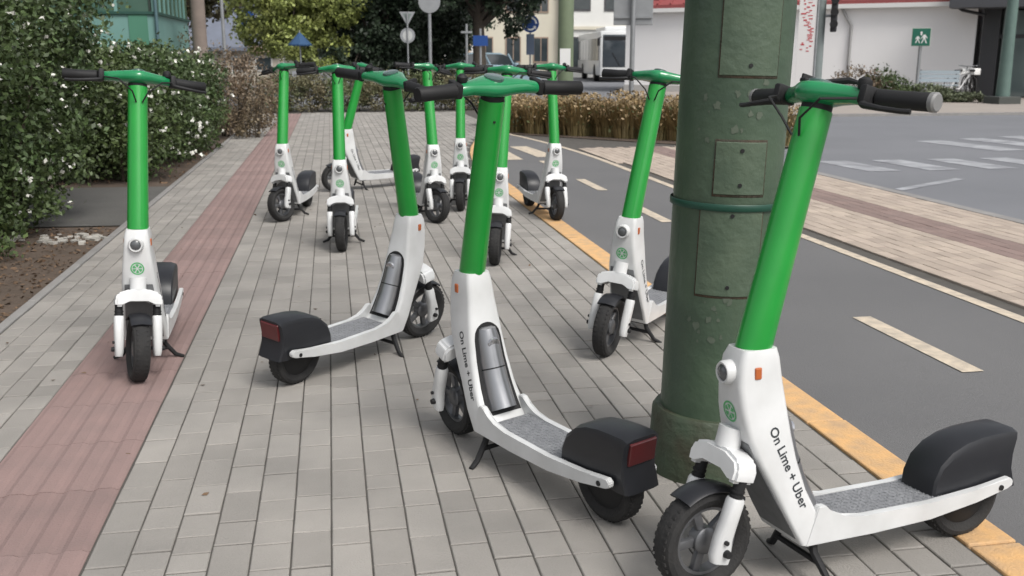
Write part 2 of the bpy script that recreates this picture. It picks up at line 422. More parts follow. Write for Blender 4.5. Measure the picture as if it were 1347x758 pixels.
def ellsec(y, rx, rz, cx=0, cz=0, n=16, p=2.6):
    out = []
    for k in range(n):
        a = 2 * math.pi * k / n; c, s = math.cos(a), math.sin(a)
        out.append((cx + rx * math.copysign(abs(c) ** (2 / p), c), y, cz + rz * math.copysign(abs(s) ** (2 / p), s)))
    return out

def text_mesh(txt, size, name):
    cu = bpy.data.curves.new(name, 'FONT'); cu.body = txt; cu.size = size; cu.align_x = 'CENTER'; cu.align_y = 'CENTER'; cu.resolution_u = 3
    cu.offset = 0.0007
    o = bpy.data.objects.new(name, cu); COL.objects.link(o)
    dg = bpy.context.evaluated_depsgraph_get(); dg.update()
    me = bpy.data.meshes.new_from_object(o.evaluated_get(dg)); me.name = name
    bpy.data.objects.remove(o); bpy.data.curves.remove(cu)
    return me

STEER = []       # (object) parts that turn with the bar
def make_scooter():
    T = empty('electric_scooter')
    # --- body
    bm = BM(); rings = []
    for z, xb, xf, hw in SEC:
        c = 0.016 if z > 0.2 else 0.010; ring = []
        for (cx, cy, a0) in ((xf - c, hw - c, 0), (xb + c, hw - c, 90), (xb + c, -hw + c, 180), (xf - c, -hw + c, 270)):
            for da in (0, 30, 60, 90):
                a = R(a0 + da); ring.append((cx + c * math.cos(a), cy + c * math.sin(a), z))
        rings.append(ring)
    ring_loft(bm, rings)
    body = obj('frame_body', bm, M_white, T, 35)
    # rear battery bay: dark surround and silver battery following the rear face
    def rear(z, y, off):
        s = sec_at(z); return Vector((s[1], y, z)) + Vector((-0.93, 0, -0.36)) * off * -1 * -1
    bm = BM()
    zt, zb, n = 0.452, 0.165, 18
    # strips across, following the curved face
    zs = [zb + (zt - .05 - zb) * i / 10 for i in range(11)] + [zt - .05 + .05 * math.sin(R(q)) for q in (25, 40, 55, 68, 80, 90)]
    def hwid(z):
        if z > zt - 0.05:
            q = (z - (zt - 0.05)) / 0.05; return 0.050 * math.sqrt(max(0, 1 - q * q)) + 1e-4
        return 0.066 + (0.050 - 0.066) * (z - zb) / (zt - 0.05 - zb)
    prev = None
    for z in zs:
        h = hwid(z); a = [bm.verts.new(rear(z, yy, 0.003)) for yy in (-h, h)]
        if prev: bm.faces.new((prev[0], prev[1], a[1], a[0]))
        prev = a
    ex = bmesh.ops.extrude_face_region(bm, geom=list(bm.faces))
    bmesh.ops.translate(bm, vec=(0.012, 0, 0.004), verts=[e for e in ex['geom'] if isinstance(e, bmesh.types.BMVert)])
    bay = obj('battery_bay', bm, M_black, body)
    bm = BM()
    pts = [rear(z, 0, -0.004) for z in (0.436, 0.43, 0.40, 0.33, 0.26, 0.20, 0.172)]
    rr = [0.020, 0.032, 0.0395, 0.0425, 0.045, 0.047, 0.048]
    tube(bm, pts, rr, 20)
    bat = obj('battery', bm, M_silver, T, 40)
    bm = BM(); tube(bm, [rear(0.400, 0, 0.018), rear(0.400, 0, 0.0385), rear(0.400, 0, 0.0415)], [0.022, 0.022, 0.017], 18)
    obj('battery_cap', bm, mat('battery_cap', (0.5, 0.5, 0.52), 0.2, metal=0.8), bat, 40)
    bm = BM()
    for z, r_ in ((0.300, 0.0438),):
        tube(bm, [rear(z + .002, 0, -0.004), rear(z - .002, 0, -0.004)], r_ + .0006, 20)
    obj('battery_seam', bm, M_black, bat, 40)
    # headlight, reflectors
    bm = BM(); ring_loft(bm, [[(x, r * math.cos(2 * math.pi * k / 20), 0.556 + r * math.sin(2 * math.pi * k / 20)) for k in range(20)] for r, x in ((0.030, -0.09), (0.030, -0.050), (0.026, -0.043), (0.021, -0.044), (0.021, -0.08))])
    hl = obj('headlight', bm, M_white, T, 40)
    bm = BM(); ring_loft(bm, [[(x, r * math.cos(2 * math.pi * k / 20), 0.556 + r * math.sin(2 * math.pi * k / 20)) for k in range(20)] for r, x in ((0.0205, -0.06), (0.0205, -0.047), (0.012, -0.041), (0.004, -0.0395))])
    obj('lens', bm, M_lens, hl, 40)
    for s in (-1, 1):
        bm = BM(); box(bm, -0.122, -0.103, s * 0.0505 - 0.004, s * 0.0505 + 0.004, 0.543, 0.573, None, 0.0035)
        obj('reflector', bm, M_orange, body)
    # lettering reading down both flanks
    for s in (1,):
        me = text_mesh('On Lime + Uber', 0.034, 'lettering')
        p0 = Vector((-0.193, 0, 0.315)); down = Vector((-0.125, 0, -0.30)).normalized(); upd = Vector((-0.30, 0, 0.125)).normalized() * s
        for v in me.vertices:
            q = p0 + down * v.co.x + upd * v.co.y; hw = sec_at(q.z)[3]
            v.co = (q.x, s * (hw + 0.0008), q.z)
        o = link('lettering', me, M_text, body); o['label'] = 'dark lettering running down the white flank'
    # round green emblem above the fork
    bm = BM(); zc = 0.455
    def fr(y, z): return (sec_at(z)[2] + 0.0012, y, z)
    for k in range(28):
        a, b_ = 2 * math.pi * k / 28, 2 * math.pi * (k + 1) / 28
        bm.faces.new([bm.verts.new(fr(r * math.cos(t), zc + r * math.sin(t))) for r, t in ((0.027, a), (0.027, b_), (0.022, b_), (0.022, a))])
    for k in range(6):
        a, b_ = 2 * math.pi * k / 6 + .12, 2 * math.pi * (k + 1) / 6 - .12; m_ = (a + b_) / 2
        bm.faces.new([bm.verts.new(fr(r * math.cos(t), zc + r * math.sin(t))) for r, t in ((0.004, m_), (0.0185, a), (0.0195, m_), (0.0185, b_))])
    obj('emblem', bm, M_logo, body)['label'] = 'round green citrus slice emblem'
    bm = BM(); prev = None
    for z in (0.385, 0.36, 0.33, 0.29, 0.25, 0.21, 0.17, 0.125):
        q = sec_at(z); h = q[3] - 0.013; a = [bm.verts.new((q[2] + 0.0022, yy, z)) for yy in (-h, h)]
        if prev: bm.faces.new((prev[0], prev[1], a[1], a[0]))
        prev = a
    ex = bmesh.ops.extrude_face_region(bm, geom=list(bm.faces)); bmesh.ops.translate(bm, vec=(-0.010, 0, 0), verts=[e for e in ex['geom'] if isinstance(e, bmesh.types.BMVert)])
    obj('front_facet', bm, mat('front_grey', (0.13, 0.135, 0.14), 0.6, (0.19, 0.195, 0.2), 25, .5), body)  # grey layer over the lower front face of the white body
    # --- deck
    bm = BM()
    box(bm, -0.70, -0.315, -0.074, 0.074, 0.108, 0.150, None, 0.006)
    dk = obj('deck', bm, M_white, T, 35)
    bm = BM()
    prism(bm, [(-0.715, 0.149), (-0.33, 0.149), (-0.33, 0.1545), (-0.715, 0.1545)], -0.0675, 0.0675)
    for i in range(24):
        for j in range(9):
            x = -0.345 - i * 0.0155; y_ = -0.060 + j * 0.015
            a = 0.7 if (i + j) % 2 else -0.7
            box(bm, -0.0055, 0.0055, -0.0018, 0.0018, 0.0, 0.0018, Matrix.Translation((x, y_, 0.1544)) @ Matrix.Rotation(a, 4, 'Z'))
    obj('deck_mat', bm, M_mat, dk)
    for s in (-1, 1):
        bm = BM()
        prism(bm, [(-0.242, 0.1045), (-0.45, 0.104), (-0.64, 0.109), (-0.80, 0.130), (-0.905, 0.150), (-0.922, 0.158), (-0.924, 0.172), (-0.912, 0.182), (-0.80, 0.166), (-0.64, 0.155), (-0.42, 0.157), (-0.36, 0.164), (-0.325, 0.180), (-0.30, 0.205), (-0.278, 0.205)], s * 0.0795 - 0.010, s * 0.0795 + 0.010)
        bmesh.ops.bevel(bm, geom=[e for e in bm.edges], offset=0.0025, segments=2, affect='EDGES')
        rl = obj('side_rail', bm, M_white, T, 35)
        bm = BM(); tube(bm, [(-WB - .06, s * 0.087, 0.158), (-WB - .06, s * 0.0925, 0.158)], 0.008, 10); obj('bolt', bm, M_black, rl)
    # --- rear wheel, fender, light
    bm = wheel_bm(RB, 0.066); wr = obj('rear_wheel', bm, M_tyre, T, 40); wr.location = (-WB, 0, RB)
    bm = BM(); ring_loft(bm, lathe(bm, [(.012, -.03), (.05, -.029), (.075, -.024), (RB * .68, -.020), (RB * .68, .020), (.075, .024), (.05, .029), (.012, .03)], 28, 'Y'))
    obj('hub_motor', bm, M_black, wr, 40)
    bm = BM()
    oc = [(-0.668, 0.150), (-0.674, 0.195), (-0.696, 0.240), (-0.735, 0.272), (-0.785, 0.292), (-0.84, 0.302), (-0.895, 0.305), (-0.945, 0.306), (-0.966, 0.300), (-0.954, 0.25), (-0.952, 0.20), (-0.968, 0.140), (-0.93, 0.136), (-0.82, 0.146)]
    rings = []
    for yy, sc in ((-0.062, .86), (-0.056, .95), (-0.035, 1.0), (0.035, 1.0), (0.056, .95), (0.062, .86)):
        rings.append([(-0.81 + (x + 0.81) * (1 - (1 - sc) * .45), yy, 0.15 + (z - 0.15) * sc) for x, z in oc])
    ring_loft(bm, rings)
    fe = obj('rear_fender', bm, M_fend, T, 30)
    bm = BM()
    prism(bm, [(-0.945, 0.222), (-0.9575, 0.220), (-0.9685, 0.286), (-0.957, 0.292)], -0.047, 0.047)
    bmesh.ops.bevel(bm, geom=list(bm.edges), offset=0.002, segments=1, affect='EDGES')
    obj('tail_light', bm, M_red_l, fe)
    # --- centre stand
    bm = BM()
    for s in (-1, 1):
        tube(bm, [(-0.285, s * 0.060, 0.112), (-0.282, s * 0.072, 0.075), (-0.292, s * 0.112, 0.024), (-0.305, s * 0.145, 0.009)], [0.011, 0.0105, 0.0095, 0.008], 8)
    tube(bm, [(-0.284, -0.088, 0.055), (-0.284, 0.088, 0.055)], 0.008, 8)
    box(bm, -0.32, -0.255, -0.072, 0.072, 0.096, 0.112, None, 0.003)
    obj('kickstand', bm, M_black, T, 40)
    # ================= parts that turn with the bar (z up the steering axis, origin at the axle)
    def steer(o, steered=True):
        STEER.append(o); return o
    bm = wheel_bm(RF, 0.066); wf = steer(obj('front_wheel', bm, M_tyre, T, 40)); obj('rim', rim_bm(RF, 0.052, 5), M_rim, wf, 40)
    # fork: white arched crown, black stanchions, white sliders
    bm = BM()
    arch = [(-0.090, 0.172), (-0.092, 0.205), (-0.080, 0.228), (-0.035, 0.243), (0.035, 0.243), (0.080, 0.228), (0.092, 0.205), (0.090, 0.172), (0.058, 0.172), (0.054, 0.194), (0.036, 0.202), (-0.036, 0.202), (-0.054, 0.194), (-0.058, 0.172)]
    a = [bm.verts.new((-0.034, y_, z)) for y_, z in arch]; b_ = [bm.verts.new((0.036, y_, z)) for y_, z in arch]
    bm.faces.new(a); bm.faces.new(list(reversed(b_)))
    for i in range(len(arch)): bm.faces.new((a[i], b_[i], b_[(i + 1) % len(arch)], a[(i + 1) % len(arch)]))
    bmesh.ops.bevel(bm, geom=list(bm.edges), offset=0.008, segments=2, affect='EDGES')
    tube(bm, [(0, 0, 0.24), (0, 0, 0.29)], 0.032, 16)
    fk = steer(obj('fork', bm, M_white, T, 35))
    for s in (-1, 1):
        bm = BM(); tube(bm, [(-0.002, s * 0.074, 0.185), (0.0, s * 0.074, 0.115)], 0.0155, 12)
        for zz in (0.155, 0.143, 0.131): tube(bm, [(0, s * .074, zz), (0, s * .074, zz - .005)], 0.018, 12)
        obj('stanchion', bm, M_black, fk, 40)
        bm = BM()
        rings = [ellsec(0, rx, ry, cx, 0, 14, 3) for rx, ry, cx in ((0.018, 0.018, 0), (0.021, 0.020, 0), (0.021, 0.020, 0.004), (0.024, 0.019, 0.008), (0.030, 0.017, 0.004), (0.026, 0.014, 0.0))]
        zz = (0.135, 0.128, 0.075, 0.035, -0.012, -0.030)
        rings = [[(p[0], s * 0.074 + p[2], z) for p in r] for r, z in zip(rings, zz)]
        ring_loft(bm, rings); obj('fork_leg', bm, M_white, fk, 40)
        bm = BM(); tube(bm, [(0.0, s * 0.082, 0.0), (0.0, s * 0.103, 0.0)], [0.012, 0.009], 10)
        tube(bm, [(0.012, s * 0.088, 0.028), (0.012, s * 0.10, 0.028)], 0.006, 8); obj('axle_nut', bm, M_black, fk, 40)
    # front fender
    bm = BM(); rings = []
    for k in range(13):
        a = R(12 + k * 6.4)          # angle from forward, round the tyre
        ring = []
        for (dr, yy) in ((0.002, -0.041), (0.008, -0.034), (0.013, 0), (0.008, 0.034), (0.002, 0.041), (-0.002, 0.038), (0.006, 0), (-0.002, -0.038)):
            r = RF + dr; ring.append((r * math.sin(R(60) - a), yy, r * math.cos(R(60) - a)))
        rings.append(ring)
    ring_loft(bm, rings)
    steer(obj('front_fender', bm, M_fend, T, 40))
    HU = Matrix.Translation((0, 0, 0.034))      # bar height trim
    # stem
    bm = BM(); rings = []
    for z, rx, ry in ((0.485, 0.046, 0.041), (0.50, 0.0465, 0.042), (0.70, 0.044, 0.0405), (0.95, 0.0415, 0.039), (1.079, 0.041, 0.0385)):
        rings.append([(rx * math.cos(2 * math.pi * k / 24), ry * math.sin(2 * math.pi * k / 24), z) for k in range(24)])
    ring_loft(bm, rings)
    st = steer(obj('stem', bm, M_green, T, 50))
    bm = BM(); tube(bm, [(0, 0, 1.077), (0, 0, 1.094)], 0.037, 20); obj('collar', bm, M_black, st, 40)
    # bar head: wide green yoke
    bm = BM(); rings = []
    for y_, rx, rz, cx, cz in ((-0.135, 0.017, 0.015, -0.030, 1.086), (-0.125, 0.022, 0.019, -0.028, 1.086), (-0.09, 0.028, 0.0205, -0.018, 1.088), (-0.05, 0.043, 0.024, -0.004, 1.086), (-0.022, 0.055, 0.028, 0.006, 1.083), (0, 0.058, 0.029, 0.008, 1.082),
                              (0.022, 0.055, 0.028, 0.006, 1.083), (0.05, 0.043, 0.024, -0.004, 1.086), (0.09, 0.028, 0.0205, -0.018, 1.088), (0.125, 0.022, 0.019, -0.028, 1.086), (0.135, 0.017, 0.015, -0.030, 1.086)):
        rings.append(ellsec(y_, rx, rz, cx, cz, 18, 2.4))
    ring_loft(bm, rings); bm.transform(HU)
    hd = steer(obj('handlebar_head', bm, M_dgreen, T, 50))
    bm = BM(); rings = []
    for rx, ry, z in ((0.036, 0.030, 1.104), (0.035, 0.029, 1.1135), (0.030, 0.025, 1.1155)):
        rings.append([(0.004 + rx * math.cos(2 * math.pi * k / 20), ry * math.sin(2 * math.pi * k / 20), z - .0) for k in range(20)])
    ring_loft(bm, rings); bm.transform(HU); obj('display', bm, M_disp, hd, 40)
    for s in (-1, 1):
        bm = BM(); p = lambda y_, dx=0, dz=0: (-0.030 - 0.16 * (abs(y_) - 0.13) + dx, s * y_, 1.086 + dz)
        tube(bm, [p(0.133), p(0.15)], [0.016, 0.016], 14)
        tube(bm, [p(0.150), p(0.153), p(0.20), p(0.278), p(0.281)], [0.019, 0.0225, 0.021, 0.0215, 0.019], 16); bm.transform(HU)
        g = obj('grip', bm, M_black, hd, 50)
        bm = BM(); tube(bm, [p(0.280), p(0.290), p(0.294)], [0.0225, 0.0225, 0.018], 14); bm.transform(HU); obj('grip_cap', bm, M_cap, g, 40)
        bm = BM(); box(bm, -0.05, 0.014, s * 0.1405 - 0.011, s * 0.1405 + 0.011, 1.064, 1.108, None, 0.006)
        tube(bm, [p(0.135, 0.028, -0.018), p(0.16, 0.052, -0.028), p(0.21, 0.060, -0.034), p(0.255, 0.056, -0.036), p(0.275, 0.050, -0.034)], [0.011, 0.010, 0.008, 0.0075, 0.008], 8, squash=.8); bm.transform(HU)
        obj('brake_lever', bm, M_black, hd, 40)
        bm = BM(); tube(bm, [p(0.132, 0.045, -.012), p(0.085, 0.10, -.03), p(0.03, 0.085, -0.075), (0.043, s * .012, 0.975)], 0.0032, 6); bm.transform(HU); obj('cable', bm, M_black, hd, 40)
    bm = BM(); ring_loft(bm, [[(-0.012 + r * math.cos(2 * math.pi * k / 14), 0.118 + r * math.sin(2 * math.pi * k / 14), z) for k in range(14)] for r, z in ((0.012, 1.10), (0.017, 1.112), (0.016, 1.122), (0.008, 1.129))]); bm.transform(HU)
    obj('bell', bm, M_black, hd, 40)
    # bolts down the rider's side of the stem
    bm = BM()
    tube(bm, [(-0.038, 0.008, 1.02), (-0.0425, 0.008, 1.02)], 0.004, 8)
    obj('screw', bm, M_black, st)
    return T

def subtree(o): return [c for c in bpy.data.objects if c.parent is o]
proto = make_scooter()
PARTS = [(p, [g for g in subtree(p)]) for p in subtree(proto)]
GRP = 'green and white rental scooters parked on the sidewalk'
# front contact, rear contact, steering angle (+ = bar turned left), lean (+ = to its right), label
SPOTS = [
    ((0.865, 2.121), (1.685, 2.282), 6, 2.5, 'green and white scooter whose rear wheel overhangs the orange kerb beside the thick green pole'),
    ((0.401, 3.285), (0.746, 2.536), -4, -2.2, 'scooter whose maroon tail light almost touches the base of the thick green pole'),
    ((0.371, 4.546), (-0.147, 4.000), -8, 5.5, 'scooter parked diagonally mid sidewalk between the red ribbed strip and the thick green pole'),
    ((-0.823, 4.089), (-0.855, 4.910), 16, -2.4, 'scooter standing alone on the red ribbed strip level with the flowering hedge'),
    ((1.163, 4.091), (1.669, 4.703), 4, -4.5, 'scooter whose rear points to the bike lane, standing just past the thick green pole'),
    ((1.759, 7.761), (1.70, 8.560), 2, -2, 'scooter standing on the orange kerb beside the bike lane'),
    ((0.987, 6.124), (1.130, 6.930), -4, -4, 'leaning scooter between the diagonal scooter and the one on the orange kerb'),
    ((0.800, 7.821), (0.700, 8.640), 28, 0, 'scooter with its front wheel turned left mid sidewalk, next to a straight wheeled scooter'),
    ((1.066, 8.423), (1.200, 9.230), -3, 0, 'straight wheeled scooter between the one on the kerb and the one with its wheel turned'),
    ((0.033, 6.761), (0.080, 7.580), -3, 0, 'upright scooter with straight wheel in front of the sideways parked scooter'),
    ((-0.430, 8.116), (-0.250, 8.910), -28, 0, 'scooter with sharply turned front wheel right beside the red ribbed strip'),
    ((-0.005, 9.900), (0.720, 10.280), 0, -6, 'leaning scooter parked sideways across the sidewalk, behind the upright straight wheeled one'),
]
def place(root, parts, spot, first):
    (fx, fy), (rx, ry), st, roll, lab = spot
    ang = math.atan2(fy - ry, fx - rx)
    root.location = (fx, fy, 0.0); root.rotation_euler = (R(roll), 0, ang)
    tag(root, lab, 'scooter', GRP)
    for p, is_st in parts:
        if is_st: p.matrix_local = Mst @ Matrix.Rotation(R(st), 4, 'Z')
for i, sp in enumerate(SPOTS):
    if i == 0:
        root = proto; plist = [(p, p in STEER) for p, _ in PARTS]
    else:
        root = proto.copy(); COL.objects.link(root); plist = []
        for p, gs in PARTS:
            c = p.copy(); COL.objects.link(c); c.parent = root; plist.append((c, p in STEER))
            for g in gs:
                d = g.copy(); COL.objects.link(d); d.parent = c
    place(root, plist, sp, i == 0)
    if i == 0:   # small phone clip on the nearest bar
        hd = [p for p, _ in plist if p.name.startswith('handlebar_head')][0]
        bm = BM(); box(bm, -0.05, 0.03, -0.050, -0.030, 1.108, 1.118, None, 0.003)
        box(bm, -0.062, 0.004, -0.075, -0.068, 1.112, 1.135, Matrix.Rotation(0.0, 4, 'X'), 0.002)
        tube(bm, [(-0.01, -0.035, 1.114), (-0.05, 0.03, 1.131), (-0.07, 0.07, 1.127)], [0.007, 0.008, 0.003], 8)
        bm.transform(Matrix.Translation((0, 0, 0.034)))
        obj('phone_clip', bm, M_black, hd, 40)

# ------------------------------------------------------------------ thick green pole
M_pole = mat('old_green_paint', (0.070, 0.108, 0.066), 0.5, (0.038, 0.066, 0.042), 4.0, 0.4, bump=0.3, bscale=30, coat=0.15)
M_panel = mat('lit_front_pole_paint', (0.090, 0.125, 0.082), 0.55, (0.050, 0.080, 0.052), 7, 0.45, bump=0.35, bscale=40)  # the shaft's green, made paler to paint in light on the pole's front
M_rust = mat('rusty_iron', (0.03, 0.032, 0.022), 0.8, (0.06, 0.035, 0.018), 12, 0.5, bump=0.6, bscale=60)
PR = 0.162
pole = empty('lamp_pole', (1.165, 2.865, 0)); pole.rotation_euler = (R(0.3), R(1.3), 0)
tag(pole, 'thick old green steel pole with riveted door panels on the sidewalk', 'pole')
bm = BM(); ring_loft(bm, lathe(bm, [(PR, 0.0), (PR, 0.5), (PR, 1.2), (PR * .99, 1.9), (PR * .97, 3.0), (PR * .93, 5.2), (PR * .9, 5.21)], 48)); obj('shaft', bm, M_pole, pole, 40)
bm = BM(); ring_loft(bm, lathe(bm, [(PR + .03, -0.02), (PR + .03, 0.01), (PR + .026, 0.19), (PR + .016, 0.205), (PR + .002, 0.206)], 40)); obj('base_sleeve', bm, mat('stained_green_iron', (0.055, 0.085, 0.052), 0.6, (0.045, 0.036, 0.022), 7, 0.4, bump=0.5, bscale=40), pole, 40)
def curved_plate(name, a0, a1, z0, z1, off, th, m, parent):
    bm = BM(); n = 12; g = []
    for i in range(n + 1):
        a = R(a0 + (a1 - a0) * i / n); c, s = math.cos(a), math.sin(a)
        g.append([bm.verts.new((r * c, r * s, z)) for r, z in ((PR + off, z0), (PR + off + th, z0 + .003), (PR + off + th, z1 - .003), (PR + off, z1))])
    for i in range(n):
        for j in range(3): bm.faces.new((g[i][j], g[i + 1][j], g[i + 1][j + 1], g[i][j + 1]))
    bm.faces.new(g[0]); bm.faces.new(list(reversed(g[-1])))
    return obj(name, bm, m, parent, 30)
C0 = -102     # direction of the doors: towards the sidewalk camera side
for nm_, a0, a1, z0, z1 in (('door_panel', C0 - 26, C0 + 34, 1.245, 1.85), ('door_panel', C0 - 24, C0 + 28, 0.905, 1.06), ('door_panel', C0 - 36, C0 + 30, 0.60, 0.87)):
    seam = curved_plate('door_seam', a0 - 1.6, a1 + 1.6, z0 - .006, z1 + .006, 0.0004, 0.0015, M_rust, pole)
    dp = curved_plate(nm_, a0, a1, z0, z1, 0.0006, 0.0035, M_panel, pole)
    for zz in (z0 + 0.03, z1 - 0.025):
        a = R((a0 + a1) / 2); c = Vector((math.cos(a), math.sin(a), 0)); bm = BM()
        tube(bm, [c * (PR + .003) + Vector((0, 0, zz)), c * (PR + .007) + Vector((0, 0, zz))], 0.006, 10)
        obj('door_bolt', bm, M_black, dp)
bm = BM(); ring_loft(bm, list(map(list, zip(*lathe(bm, [(PR + .0075, 0.857), (PR + .009, 0.859), (PR + .009, 0.876), (PR + .0075, 0.878)], 48)))), caps=False, closed=True); 
obj('strap', bm, mat('dark_green_strap', (0.008, 0.055, 0.035), 0.45), pole, 40)
M_peel = mat('peeled_paint', (0.105, 0.128, 0.095), 0.8, (0.07, 0.092, 0.066), 20, 0.5)
bm = BM()
for k in range(46):       # flaked patches of bare, pale primer
    a = R(C0 + random.gauss(0, 30)); zc = random.choice((random.uniform(.45, .6), random.uniform(1.06, 1.24), random.uniform(.3, 1.8))); s = random.uniform(.003, .013)
    n = 11; vv = []
    for j in range(n):
        t = 2 * math.pi * j / n; r = s * random.uniform(.45, 1.15)
        aa = a + r * math.cos(t) / PR; vv.append(bm.verts.new(((PR + .0011) * math.cos(aa), (PR + .0011) * math.sin(aa), zc + 1.3 * r * math.sin(t))))
    bm.faces.new(vv)
obj('peeled_patches', bm, M_peel, pole)['kind'] = 'stuff'

# ------------------------------------------------------------------ foliage
def leafmat(name, c1, c2, isl=0.4, rough=0.55, tr=0.25):
    m = mat(name, c1, rough, c2, 1.3, 0.7, island=isl)
    b = m.node_tree.nodes['Principled BSDF']
    return m
M_hedge = leafmat('hedge_leaf', (0.040, 0.078, 0.026), (0.080, 0.105, 0.032))
M_dark = leafmat('evergreen_leaf', (0.020, 0.036, 0.020), (0.032, 0.050, 0.024))
M_lgreen = leafmat('light_green_leaf', (0.20, 0.26, 0.065), (0.26, 0.27, 0.08))
M_brown = leafmat('brown_twig_leaf', (0.16, 0.105, 0.075), (0.13, 0.11, 0.06))
M_mixed = leafmat('autumn_hedge_leaf', (0.10, 0.11, 0.05), (0.16, 0.12, 0.07))
M_flower = mat('white_petal', (0.72, 0.72, 0.66), 0.7, island=0.15)
M_bark = mat('bark', (0.09, 0.072, 0.055), 0.95, (0.05, 0.042, 0.034), 9, 0.6, bump=1.0, bscale=22)
M_twig = mat('twig', (0.06, 0.048, 0.034), 0.95)

def blob_points(blobs, n, shell=0.55):
    """points in ellipsoids, denser near the surface and in clumps"""
    vol = np.array([b[3] * b[4] * b[5] for b in blobs]) ** 0.75; vol /= vol.sum(); out = []
    for b, k in zip(blobs, (vol * n).astype(int) + 1):
        nc = max(6, k // 40)
        d = RNG.normal(size=(nc, 3)); d /= np.linalg.norm(d, axis=1, keepdims=True)
        rr = shell + (1.05 - shell) * RNG.random((nc, 1)) ** 0.6
        cc = d * rr
        pts = cc[RNG.integers(0, nc, k)] + RNG.normal(size=(k, 3)) * 0.13
        p = pts * np.array(b[3:6]) + np.array(b[:3]); out.append(p)
    p = np.concatenate(out)
    return p
def shrub(name, blobs, n, size, m, label, cat='bush', group=None, flowers=0, fsize=0.035, stems=6, zmin=0.01, fm=None):
    base = (float(np.mean([b[0] for b in blobs])), float(np.mean([b[1] for b in blobs])), 0)
    T = empty(name, base); tag(T, label, cat, group)
    lo = [(b[0] - base[0], b[1] - base[1], *b[2:]) for b in blobs]
    p = blob_points(lo, n); p = p[p[:, 2] > zmin]
    leaves_mesh('foliage', p, size, m, T)
    bm = BM()
    for i in range(stems):
        b = random.choice(lo); x, y_ = b[0] + random.uniform(-.3, .3) * b[3], b[1] + random.uniform(-.3, .3) * b[4]
        tube(bm, [(x, y_, -0.03), (x + random.uniform(-.06, .06), y_ + random.uniform(-.06, .06), b[2] * .5), (b[0] + random.uniform(-.6, .6) * b[3], b[1] + random.uniform(-.6, .6) * b[4], b[2] + b[5] * .5)], [0.02, 0.014, 0.006], 5)
    obj('stems', bm, M_twig, T)['kind'] = 'stuff'
    if flowers:
        q = blob_points(lo, flowers, 1.02); q = q[q[:, 2] > 0.12]
        f_ = leaves_mesh('flowers', np.concatenate([q, q + RNG.normal(size=q.shape) * fsize * .3, q + RNG.normal(size=q.shape) * fsize * .3]), fsize, fm or M_flower, T, aspect=0.9)
        f_['kind'] = 'stuff'
    return T
def tree(name, loc, h, blobs, n, size, m, label, trunk_r=0.16, crown_z=2.0, group=None):
    T = empty(name, (loc[0], loc[1], 0)); tag(T, label, 'tree', group)
    bm = BM(); top = Vector((random.uniform(-.2, .2), random.uniform(-.2, .2), h * .8))
    mid = Vector((random.uniform(-.1, .1), random.uniform(-.1, .1), crown_z))
    tube(bm, [(0, 0, -.05), (0.02, 0, .3), mid, (mid + top) / 2, top], [trunk_r * 1.35, trunk_r, trunk_r * .8, trunk_r * .5, trunk_r * .15], 10)
    for b in blobs:
        s = mid.lerp(top, random.uniform(0, .6)); e = Vector(b[:3])
        tube(bm, [s, s.lerp(e, .5) + Vector((0, 0, .15)), e], [trunk_r * .4, trunk_r * .25, .02], 6)
    obj('trunk', bm, M_bark, T, 60)
    p = blob_points(blobs, n); p = p[p[:, 2] > 0.1]
    leaves_mesh('crown', p, size, m, T)
    return T
# flowering hedge by the sidewalk
hb = []
for i in range(16):
    y_ = 5.3 + i * 0.22
    hb.append((-2.62 - random.random() * .35 + 0.02 * i, y_, 0.62 + random.random() * .25, 0.52, 0.5, 0.62))
    hb.append((-2.72 - random.random() * .25 + 0.03 * i, y_, 1.45 + random.random() * .2, 0.62, 0.5, 0.62))
    hb.append((-3.1 - random.random() * .5, y_, 2.1 + random.random() * .3, 0.7, 0.6, 0.6))
    hb.append((-3.6, y_, 1.2, 0.8, 0.6, 1.2))
for i in range(14): hb.append((-2.45 - random.random() * .25, 5.2 + i * .25, .22, .42, .35, .3))
hb += [(-2.15, 8.9, 1.75, .45, .5, .6), (-2.3, 9.3, 2.2, .6, .6, .6), (-2.3, 8.6, .75, .4, .4, .5), (-2.2, 8.3, 1.55, .5, .55, .5), (-2.35, 8.6, 1.95, .6, .6, .55), (-2.5, 7.9, 1.0, .45, .5, .5), (-2.55, 8.9, 1.35, .6, .5, .5)]
shrub('flowering_hedge', hb, 150000, 0.046, M_hedge, 'tall dense green hedge dotted with small white flowers beside the bare soil', 'hedge', flowers=1500, fsize=0.032, stems=26)
b2 = []
for i in range(9):
    y_ = 11.2 + i * 0.33
    b2.append((-2.35 - random.random() * .3, y_, 0.62, .75, .5, .55)); b2.append((-2.15 - random.random() * .5, y_, 1.0, .62, .5, .38)); b2.append((-3.2, y_, .8, .8, .6, .7))
b2 += [(-1.85, 14.75, .55, .42, .36, .58), (-1.8, 14.4, 1.0, .4, .4, .35), (-1.92, 14.3, .6, .42, .5, .62), (-1.88, 13.3, .55, .38, .5, .55), (-2.05, 13.4, .7, .5, .5, .55), (-1.95, 14.0, .95, .45, .5, .4), (-2.2, 12.6, 1.15, .6, .6, .3), (-2.9, 11.4, 1.0, .7, .5, .5), (-2.3, 11.1, .3, .7, .4, .3), (-2.0, 11.3, .55, .45, .4, .42), (-1.85, 12.2, .9, .42, .5, .35)]
shrub('flowering_bush', b2, 105000, 0.052, M_hedge, 'rounded dark green bush with white flowers beyond the dark side path', 'bush', flowers=900, fsize=0.045, stems=14)
